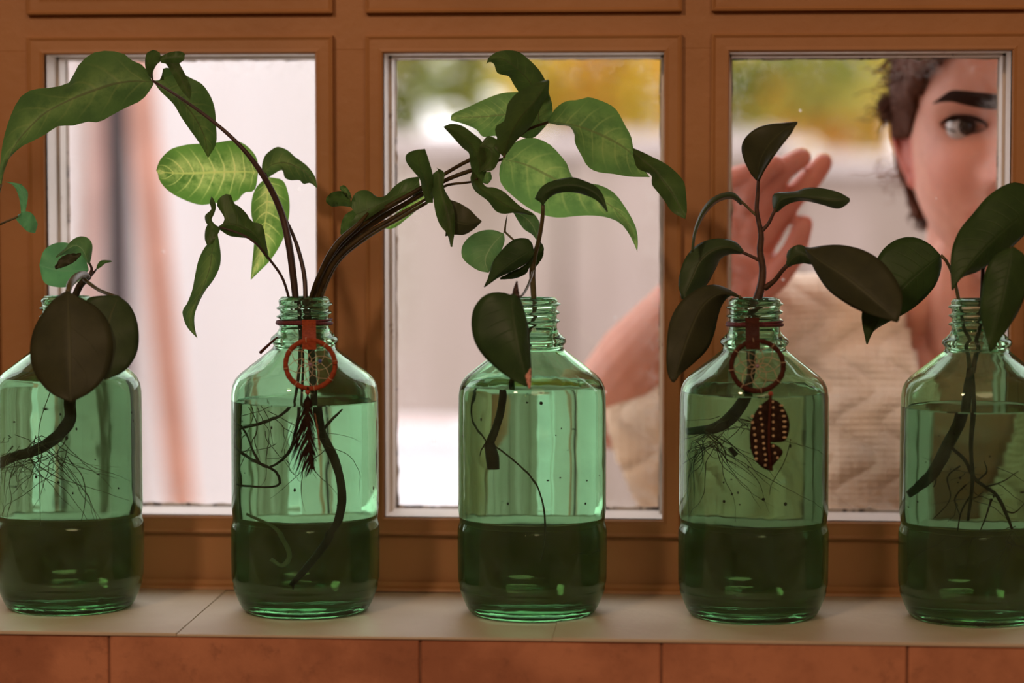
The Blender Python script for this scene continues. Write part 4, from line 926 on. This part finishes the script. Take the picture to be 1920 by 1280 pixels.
def disp(x, z):
    ax_ = abs(x); d = 0
    d += 2.3*gs(z+3.7, 1.35)*gs(x, .95) + 1.5*gs(z+1.8, 1.5)*gs(x, .75) + .6*gs(z-.3, 1.2)*gs(x, .7)
    d += .95*gs(z+4.0, .55)*gs(ax_-1.45, .5)
    d -= .5*gs(z+4.9, .35)*gs(ax_-.8, .4)
    d -= 1.15*gs(z+.1, 1.0)*gs(ax_-EX, 1.55) + .4*gs(z+.8, .9)*gs(ax_-1.7, .6)
    d += .40*gs(z-2.1, .65)*gs(ax_-3.4, 2.2)
    d += .35*gs(z+3.2, 1.4)*gs(ax_-4.6, 1.4)
    d += .75*gs(z+6.3, .42)*gs(x, 1.6) + .75*gs(z+7.3, .45)*gs(x, 1.4) - .25*gs(z+6.8, .16)*gs(x, 2.2) - .5*gs(z+8.4, .5)*gs(x, 2)
    d += .5*gs(z+10, .9)*gs(x, 1.5) - .15*gs(z+5.4, .4)*gs(x, .3)
    u = (ax_-EX)/1.62*-1                        # inner corner towards the nose = +1
    if abs(u) < 1:
        if lidbot(u) < z < lidtop(u): d -= .55
        else: d += .12*gs(z-lidtop(u)-.12, .14)+.06*gs(z-lidbot(u)+.1, .12)
    return d
def Fr(x, z):
    w, f = sm(z, wk), sm(z, fk); q = min(abs(x)/max(w, .01), .999)
    return f*(1-q**2.3)**(1/2.3)+disp(x, z)*max(0, 1-q**6)
def hp(x, y, z): return H+Vector((x*cm, -y*cm, z*cm))
def hs(px, py, y, s=-1):
    "point at local depth y (cm) behind the brow plane seen at a pixel; s=+1 gives its mirror image on the other side of the head"
    p = W(px, py, H.y-y*cm)
    return p if s < 0 else Vector((2*H.x-p.x, p.y, p.z))
m = MB(); NA, zr = 200, list(np.arange(-11.9, 12.91, .16))
for z in zr:
    w, f, bk_ = sm(z, wk), sm(z, fk), sm(z, bk)
    for j in range(NA):
        a = 2*math.pi*j/NA; sx, cy = math.sin(a), math.cos(a)
        x = w*math.copysign(abs(sx)**(2/2.3), sx); q = min(abs(x)/max(w, .01), .999)
        y = math.copysign(abs(cy)**(2/2.3), cy)*(f if cy > 0 else bk_)
        if cy > 0: y += disp(x, z)*max(0, 1-q**6)
        m.v.append(tuple(hp(x, y, z)))
for i in range(len(zr)-1):
    for j in range(NA): m.f.append((i*NA+j, i*NA+(j+1) % NA, (i+1)*NA+(j+1) % NA, (i+1)*NA+j))
m.f.append(tuple(reversed(range(NA)))); m.f.append(tuple((len(zr)-1)*NA+j for j in range(NA)))
# ears (flat shell with rolled rim)
def ear(m, s):
    E = lambda px, py, y: hs(px, py, y, s)
    path = [(1728,268,.4),(1718,247,.2),(1703,232,-.4),(1688,227,-.9),(1678,236,-1.2),(1678,256,-1.3),(1685,282,-1.1),(1695,306,-.8),(1704,325,-.4),(1715,342,-.1),(1728,346,.2),(1736,332,.5)]
    P = [E(*p) for p in resample(path, 30)]
    m.tube(P, [.0038]*20+[.0040]*4+[.0054]*4+[.0048]*2, 10)
    inner = [(1716,262,-.2),(1705,256,-.5),(1700,275,-.5),(1703,295,-.3),(1712,318,0),(1722,326,.3)]
    m.tube([E(*p) for p in resample(inner, 18)], .0024, 8)
    for p, q_, r_ in (((1692,248,-2.6),(1700,300,-2.2),.0036),((1702,250,-2.5),(1714,325,-1.6),.0042),((1714,260,-2.4),(1724,330,-1.4),.0045),((1726,290,.3),(1728,312,.4),.0036)):
        m.capsule(E(*p), r_, E(*q_), r_, 10)
ear(m, 1); ear(m, -1)   # both ears
# neck, shoulders, chest, arms
nk = hp(0, 0, -8)
m.capsule(hp(0, -1.5, -5), .048, hp(0, -2.6, -17), .054, 24)
m.capsule(hp(-1.8, 0.2, -10), .030, hp(-2.2, 1.2, -19), .030, 16); m.capsule(hp(1.8, .2, -10), .030, hp(2.2, 1.2, -19), .030, 16)
for s in (-1, 1):
    m.capsule(hp(s*3.2, -3.8, -14.2), .040, hp(s*13.5, -3.8, -18.6), .044, 20)
    m.capsule(hp(s*1.5, 1.5, -19.5), .012, hp(s*13, -1.5, -17.5), .012, 10)
m.capsule(hp(-8, -3.2, -24), .085, hp(8, -3.2, -24), .085, 24)
m.capsule(hp(-6, -3, -36), .085, hp(6, -3, -36), .085, 24)
elb = W(1160, 752, .34); sho = hp(-17, -3.5, -17.5); wri = W(1345, 512, .262)
m.capsule(sho, .050, elb, .040, 20)
fa = [elb, elb+(wri-elb)*.3, elb+(wri-elb)*.72, wri]
for i, (ra, rb) in enumerate(((.040, .041), (.041, .031), (.031, .026))): m.capsule(fa[i], ra, fa[i+1], rb, 20)
# right arm of the picture hangs at her side
sho2 = hp(17, -3.5, -17.5); elb2 = sho2+Vector((.06, .02, -.28)); m.capsule(sho2, .048, elb2, .038, 20)
wr2 = elb2+Vector((.0, -.06, -.24)); m.capsule(elb2, .038, wr2, .026, 20)
# hands: palm and five separate fingers
def hand(m, wr, mcps, fingers, tips_r):
    for (p, r) in mcps: m.capsule(wr, .021, p, r, 14)
    for a_, b_ in zip(mcps[:-1], mcps[1:]): m.capsule(a_[0], a_[1]*.9, b_[0], b_[1]*.9, 12)
    for pts, rr in zip(fingers, tips_r):
        for i in range(len(pts)-1): m.capsule(pts[i], rr[i], pts[i+1], rr[i+1], 14)
Yh = .235
P4 = lambda *a: [W(*p) for p in a]
mc = [(W(1440,436,Yh), .0115), (W(1415,415,Yh-.002), .0125), (W(1382,412,Yh), .012), (W(1352,425,Yh+.006), .0115)]
fing = [P4((1446,430,Yh),(1485,372,Yh-.008),(1520,335,Yh-.008),(1543,305,Yh-.004)),
        P4((1416,412,Yh),(1445,352,Yh-.016),(1470,315,Yh-.022),(1502,296,Yh-.018)),
        P4((1384,408,Yh),(1405,350,Yh-.020),(1428,322,Yh-.034),(1453,308,Yh-.038)),
        P4((1354,420,Yh+.005),(1362,360,Yh-.014),(1378,330,Yh-.026),(1400,322,Yh-.032)),
        P4((1408,550,Yh+.01),(1456,518,Yh-.006),(1489,472,Yh-.010),(1507,420,Yh-.010))]
fr_ = [[.0100,.0092,.0090,.0074],[.0102,.0094,.0088,.0078],[.0100,.0090,.0084,.0072],[.0092,.0082,.0076,.0066],[.0140,.0108,.0098,.0072]]
hand(m, W(1368,505,.255), mc, fing, fr_)
m.capsule(W(1358,515,Yh+.018), .024, W(1398,535,Yh+.012), .0185, 14)
m.capsule(W(1362,470,Yh+.012), .020, W(1420,500,Yh+.008), .018, 14)
hw = wr2; dn = Vector((0, -.25, -1)).normalized(); sd_ = Vector((0, 1, -.25)).normalized()
mc2 = [(hw+dn*.08+sd_*k, .011) for k in (-.03, -.01, .01, .028)]
f2 = [[p, p+dn*.035+Vector((-.004, 0, 0)), p+dn*.058+Vector((-.012, 0, 0)), p+dn*.072+Vector((-.022, 0, 0))] for p, _ in mc2]
f2.append([hw+dn*.02+sd_*-.02, hw+dn*.05+sd_*-.045, hw+dn*.08+sd_*-.05+Vector((-.01, 0, 0)), hw+dn*.1+sd_*-.05+Vector((-.02, 0, 0))])
hand(m, hw, mc2, f2, [[.009, .0085, .008, .007]]*4+[[.012, .0105, .0095, .008]])
def remeshed(m, name, vox, smooth_it=4):
    me = bpy.data.meshes.new('tmp'); me.from_pydata(m.v, [], m.f); o = bpy.data.objects.new('tmp', me); COL.objects.link(o)
    r = o.modifiers.new('r', 'REMESH'); r.mode = 'VOXEL'; r.voxel_size = vox; r.use_smooth_shade = True
    s = o.modifiers.new('s', 'SMOOTH'); s.iterations = smooth_it; s.factor = .5
    dg = bpy.context.evaluated_depsgraph_get(); me2 = bpy.data.meshes.new_from_object(o.evaluated_get(dg)); me2.name = name
    bpy.data.objects.remove(o); return me2
ws = empty('person', (H.x, H.y+.03, OG), 'woman in a cream knitted jumper looking in, one hand raised to the window', 'person')
def skin_mat():
    t = NT('skin'); at = t.n('ShaderNodeAttribute', attribute_name='flush_and_shade')
    n = t.noise(60, 3, vec=t.pos())
    c = t.mix(t.step(n, .3, .7), (.56, .235, .15, 1), (.63, .28, .185, 1))
    c = t.mix(at.outputs['Fac'], c, (.55, .13, .09, 1))
    b = t.bsdf(Base_Color=c, Roughness=.5); b.inputs['Subsurface Weight'].default_value = .35
    b.inputs['Subsurface Radius'].default_value = (1, .35, .2); b.inputs['Subsurface Scale'].default_value = .006
    return t.done(b.outputs[0])
M['skin'] = skin_mat()
me = remeshed(m, 'body', .0018, 3)
att = me.attributes.new('flush_and_shade', 'FLOAT', 'POINT'); vals = []
tips = [f[-1] for f in fing]
for v in me.vertices:
    p = v.co-H; x, y, z = p.x*100, -p.y*100, p.z*100; f = 0
    f = max(f, .9*gs(z+6.8, .7)*gs(x, 1.7) if y > 7.5 else 0)
    if abs(x) > 6.2 and -5 < z < 1.2 and y < 1.5: f = .8
    f = max(f, .25*gs(z+3.2, 1.6)*gs(abs(x)-4.3, 1.6)+.3*gs(z+3.8, 1)*gs(x, 1.4) if y > 5 else 0)
    for tp in tips: f = max(f, .55*gs((v.co-tp).length, .012))
    if (v.co-W(1400, 450, .245)).length < .085: f = max(f, .45)  # shade on the raised hand, put into the skin colour as extra red
    vals.append(f)
att.data.foreach_set('value', vals)
link('body', me, M['skin'], ws)
# eyes
M['eye_white'] = plain('eye_white', G(.50,.43,.39), .25, .03); M['iris'] = plain('iris', G(.035,.018,.012), .15, .5, 900); M['pupil'] = plain('pupil', G(.004,.004,.004), .08)
M['hair'] = plain('dark_brown_hair', G(.105,.040,.022), .75, .4, 350, .3, Specular_IOR_Level=.15); M['brow'] = plain('eyebrow', G(.028,.013,.009), .9, .4, 900, .1, Specular_IOR_Level=.05)
M['hair_light'] = plain('orange_brown_hair', G(.34,.15,.08), .5, .4, 350)  # loose wisps, a lighter orange-brown than the rest of the hair
for s in (-1, 1):
    yc = Fr(s*EX, .9)-1.28
    ec = hp(s*EX, yc, 0); o = MB().ball(ec, .0121, 28, 18).build('eyeball', M['eye_white'], ws)
    turn = Matrix.Rotation(R_(12), 3, 'Z')
    def disc(r0, r1, dep, mat, nm):
        m = MB(); n = 28; c = ec+Vector((.0003, 0, .0002))
        m.v.append(tuple(c+Vector((0, -.0121-dep, 0)))); 
        for q in (r0, r1):
            for i in range(n):
                a = 2*math.pi*i/n; yy = math.sqrt(max(.0121**2-q*q, 0))
                m.v.append(tuple(c+Vector((q*math.cos(a), -yy-dep, q*math.sin(a)))))
        m.f += [(0, 1+(i+1) % n, 1+i) for i in range(n)]+[(1+i, 1+(i+1) % n, 1+n+(i+1) % n, 1+n+i) for i in range(n)]
        m.v = [tuple(ec+turn@(Vector(q_)-ec)) for q_ in m.v]
        return m.build(nm, mat, o)
    disc(.003, .0068, .0003, M['iris'], 'iris'); disc(.0014, .0030, .0005, M['pupil'], 'pupil')
    # lash lines
    for nm, fn, rad_, off in (('upper_lashes', lidtop, .0021, .06), ('lower_lashes', lidbot, .0006, .0)):
        P = []; 
        for u in np.linspace(-1.06, 1, 24):
            uu = max(-1, min(1, u)); x = s*(EX-u*1.62); z = fn(uu)+off+(.12 if u < -1 else 0)
            P.append(hp(x, max(Fr(x, z+.10 if fn is lidtop else z-.1), yc+.9)+.05, z))
        MB().tube(P, list(np.interp(np.linspace(0, 1, 24), [0, .25, .7, 1], [.35, 1.1, 1, .4])*rad_), 6).build(nm, M['brow'], ws)
    # brow
    m = MB(); top = [(5.45,1.80),(4.9,2.25),(4.32,2.64),(3.6,2.62),(2.6,2.48),(1.6,2.36),(.85,2.25)]; bot = [(5.45,1.72),(4.9,1.82),(4.2,1.80),(3.5,1.60),(2.6,1.38),(1.6,1.2),(.85,1.15)]
    Tn, Bn = resample(top, 30), resample(bot, 30)
    for a_, b_ in zip(Tn, Bn):
        for q in (0, .33, .66, 1):
            p = a_*(1-q)+b_*q; m.v.append(tuple(hp(s*p[0], Fr(p[0], p[1])+(.10 if 0 < q < 1 else .0), p[1])))
    for i in range(29):
        for j in range(3): m.f.append((i*4+j, i*4+j+1, i*4+5+j, i*4+4+j))
    m.build('eyebrow', M['brow'], ws)
# hair: swept-back cap and loose curls
def hairline(z): return float(np.interp(z, [-1.0, .3, 2.0, 3.8, 5.6, 7.2, 8.4], [6.6, 6.45, 6.15, 5.4, 3.6, 1.6, 0]))
m = MB(); NA = 140; zs_ = list(np.arange(-7.0, 13.0, .35)); idx = {}
for i, z in enumerate(zs_):
    for j in range(NA):
        a = 2*math.pi*j/NA; sx, cy = math.sin(a), math.cos(a); w, f, bb = sm(z, wk), sm(z, fk), sm(z, bk)
        x = w*math.copysign(abs(sx)**(2/2.3), sx); y = math.copysign(abs(cy)**(2/2.3), cy)*(f if cy > 0 else bb)
        if cy > -.05 and (z < -1 or abs(x) < hairline(z)) and z < 8.4: continue
        if z < -1 and cy > -.35: continue
        edge = min(1, max(0, (abs(x)-hairline(z))/.5)) if (cy > 0 and z < 8.4) else 1
        off = .15+edge*(1.0+.35*noise.noise(Vector((x*.5, y*.5, z*.35)))+.10*math.sin(a*34+z*1.2))
        r = math.hypot(x, y) or 1
        q = (x/r*off, y/r*off)
        idx[(i, j)] = len(m.v); m.v.append(tuple(hp(x+q[0], y+q[1], z+(off*.9 if z > 9 else 0))))
for i in range(len(zs_)-1):
    for j in range(NA):
        ks = [(i, j), (i, (j+1) % NA), (i+1, (j+1) % NA), (i+1, j)]
        if all(k in idx for k in ks): m.f.append(tuple(idx[k] for k in ks))
ho = m.build('hair', M['hair'], ws); md = ho.modifiers.new('t', 'SOLIDIFY'); md.thickness = .006; md.offset = -1
m = MB(); m2 = MB(); rnd = random.Random(21)
def curl(mb, c, L, r, turns, th, axis=None):
    ax3 = axis or Vector((rnd.uniform(-1, 1), rnd.uniform(-1, 1), rnd.uniform(-1, .2))).normalized()
    s1 = ax3.cross(Vector((.3, .9, .1))).normalized(); s2 = ax3.cross(s1); ph0 = rnd.uniform(0, 6.28)
    pts = [c+ax3*L*t+(s1*math.cos(ph0+turns*6.28*t)+s2*math.sin(ph0+turns*6.28*t))*r*(.6+.4*math.sin(3*t+ph0)) for t in np.linspace(0, 1, 22)]
    mb.tube(pts, [th*(1-.5*i/21) for i in range(22)], 5)
for _ in range(620):
    s = -1 if rnd.random() < .6 else 1; z = rnd.uniform(1.2, 11); w = sm(z, wk); cyv = rnd.uniform(-8, 3.2 if z < 4 else 5)
    xo = s*(w*math.sqrt(max(0, 1-(cyv/9.8)**2))+rnd.uniform(.2, 1.5)); 
    curl(m, hp(xo, cyv, z), rnd.uniform(.012, .03), rnd.uniform(.002, .005), rnd.uniform(.8, 2.2), .0007)
for _ in range(120): curl(m, hs(1668+rnd.uniform(-11, 11), rnd.uniform(182, 215), rnd.uniform(-2, 0)), .012, .005, 1.3, .0006)
for s in (-1, 1):
    for _ in range(130):
        c = hs(rnd.gauss(1735, 10), rnd.uniform(345, 392), rnd.uniform(-5, -2.5), s)
        curl(m, c, .018, rnd.uniform(.003, .006), 1.4, .0006, Vector((rnd.uniform(-.3, .3), 0, -1)).normalized())
    for _ in range(26):
        c = hs(rnd.uniform(1640, 1705), rnd.uniform(295, 350), rnd.uniform(-5, -1), s)
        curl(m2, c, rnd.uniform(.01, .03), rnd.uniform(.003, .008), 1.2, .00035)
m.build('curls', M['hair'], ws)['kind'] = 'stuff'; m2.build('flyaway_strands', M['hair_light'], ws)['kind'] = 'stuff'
# jumper
m = MB()
for s in (-1, 1): m.capsule(hp(s*5.5, -3.4, -15.8), .054, hp(s*15.5, -3.4, -17.7), .064, 24)
m.capsule(hp(-9, -3.0, -25), .105, hp(9, -3.0, -25), .105, 28)
for z_, r_, hx_ in ((-34, .112, 8.5), (-44, .108, 7.5), (-54, .105, 7.0), (-62, .11, 7.5)): m.capsule(hp(-hx_, -3, z_), r_, hp(hx_, -3, z_), r_, 28)
e2 = elb+(sho-elb)*.16
m.capsule(sho, .068, e2+Vector((.01, .0, -.035)), .062, 24); m.capsule(sho+Vector((.02, 0, -.06)), .07, e2+Vector((.05, 0, -.075)), .05, 24)
m.capsule(sho2, .064, elb2, .054, 24); m.capsule(elb2, .054, elb2+(wr2-elb2)*.7, .042, 24)
me = remeshed(m, 'jumper', .0035, 6)
bm = bmesh.new(); bm.from_mesh(me); kill = []
ad = (e2-sho).normalized()
for v in bm.verts:
    p = v.co-H; x, y, z = p.x*100, -p.y*100, p.z*100
    half = float(np.interp(z, [-30, -26, -22, -17, -13, -9], [0, 3.2, 4.9, 6.1, 6.9, 7.2]))
    if y > -3.5 and abs(x) < half and z > -30: kill.append(v)
    elif y <= -3.5 and abs(x) < 6.4 and z > -13.5: kill.append(v)
    elif (v.co-e2).dot(ad) > .028 and x < -16: kill.append(v)
bmesh.ops.delete(bm, geom=kill, context='VERTS'); bm.to_mesh(me); bm.free()
def knit():
    t = NT('cream_knit'); p = t.pos()
    sp = t.n('ShaderNodeSeparateXYZ'); t.l(p, sp.inputs[0])
    warp = t.math('MULTIPLY', t.noise(9, 2, vec=p), 9)
    rows_ = t.math('SINE', t.math('ADD', t.math('MULTIPLY', sp.outputs[2], 1300), warp))
    colsx = t.math('SINE', t.math('ADD', t.math('MULTIPLY', sp.outputs[0], 900), t.math('MULTIPLY', rows_, .5)))
    cab = t.math('ABSOLUTE', t.math('SINE', t.math('ADD', t.math('MULTIPLY', sp.outputs[0], 95), t.math('MULTIPLY', t.math('SINE', t.math('MULTIPLY', sp.outputs[2], 120)), 1.4))))
    wv = t.n('ShaderNodeTexWave', wave_type='RINGS'); wv.inputs['Scale'].default_value = 14; wv.inputs['Distortion'].default_value = 6; wv.inputs['Detail'].default_value = 1; t.l(t.pos((1, .2, .45)), wv.inputs['Vector']); cab2 = wv.outputs['Fac']
    h = t.math('ADD', t.math('ADD', t.math('MULTIPLY', rows_, .08), t.math('MULTIPLY', colsx, .05)), t.math('MULTIPLY', t.math('ADD', cab, t.math('MULTIPLY', cab2, 1.2)), .8))
    c = t.mix(t.step(t.noise(40, 3, vec=p), .3, .7), (.72, .56, .40, 1), (.80, .65, .49, 1))
    b = t.bsdf(Base_Color=c, Roughness=.9); b.inputs['Sheen Weight'].default_value = .3
    t.l(t.bump(h, .9, .005), b.inputs['Normal']); return t.done(b.outputs[0])
M['knit'] = knit()
jo = link('jumper', me, M['knit'], ws); md = jo.modifiers.new('t', 'SOLIDIFY'); md.thickness = .003
# trousers and shoes down to the terrace
hipz = H.z-.62; m = MB(); hc = hp(0, -3, -64)
m.capsule(hc+Vector((-.06, 0, 0)), .115, hc+Vector((.06, 0, 0)), .115, 24)
for s in (-1, 1):
    k_ = Vector((H.x+s*.10, H.y+.02, (hc.z+OG)/2+.02)); an = Vector((H.x+s*.105, H.y+.09, OG+.10))
    m.capsule(hc+Vector((s*.075, 0, -.04)), .088, k_, .062, 20); m.capsule(k_, .062, an, .045, 20)
me = remeshed(m, 'trousers', .007, 4); M['denim'] = plain('dark_denim', G(.05,.06,.10), .9); link('trousers', me, M['denim'], ws)
for s in (-1, 1):
    m = MB(); a_ = Vector((H.x+s*.105, H.y+.09, OG+.045))
    m.capsule(a_+Vector((0, .03, 0)), .042, a_+Vector((0, -.13, -.008)), .036, 20); m.capsule(a_, .040, a_+Vector((0, 0, .05)), .044, 16)
    m.box((a_.x-.04, a_.y-.165, OG), (a_.x+.04, a_.y+.07, OG+.018))
    me = remeshed(m, 'shoe', .005, 3); link('shoe', me, M['post'], ws)
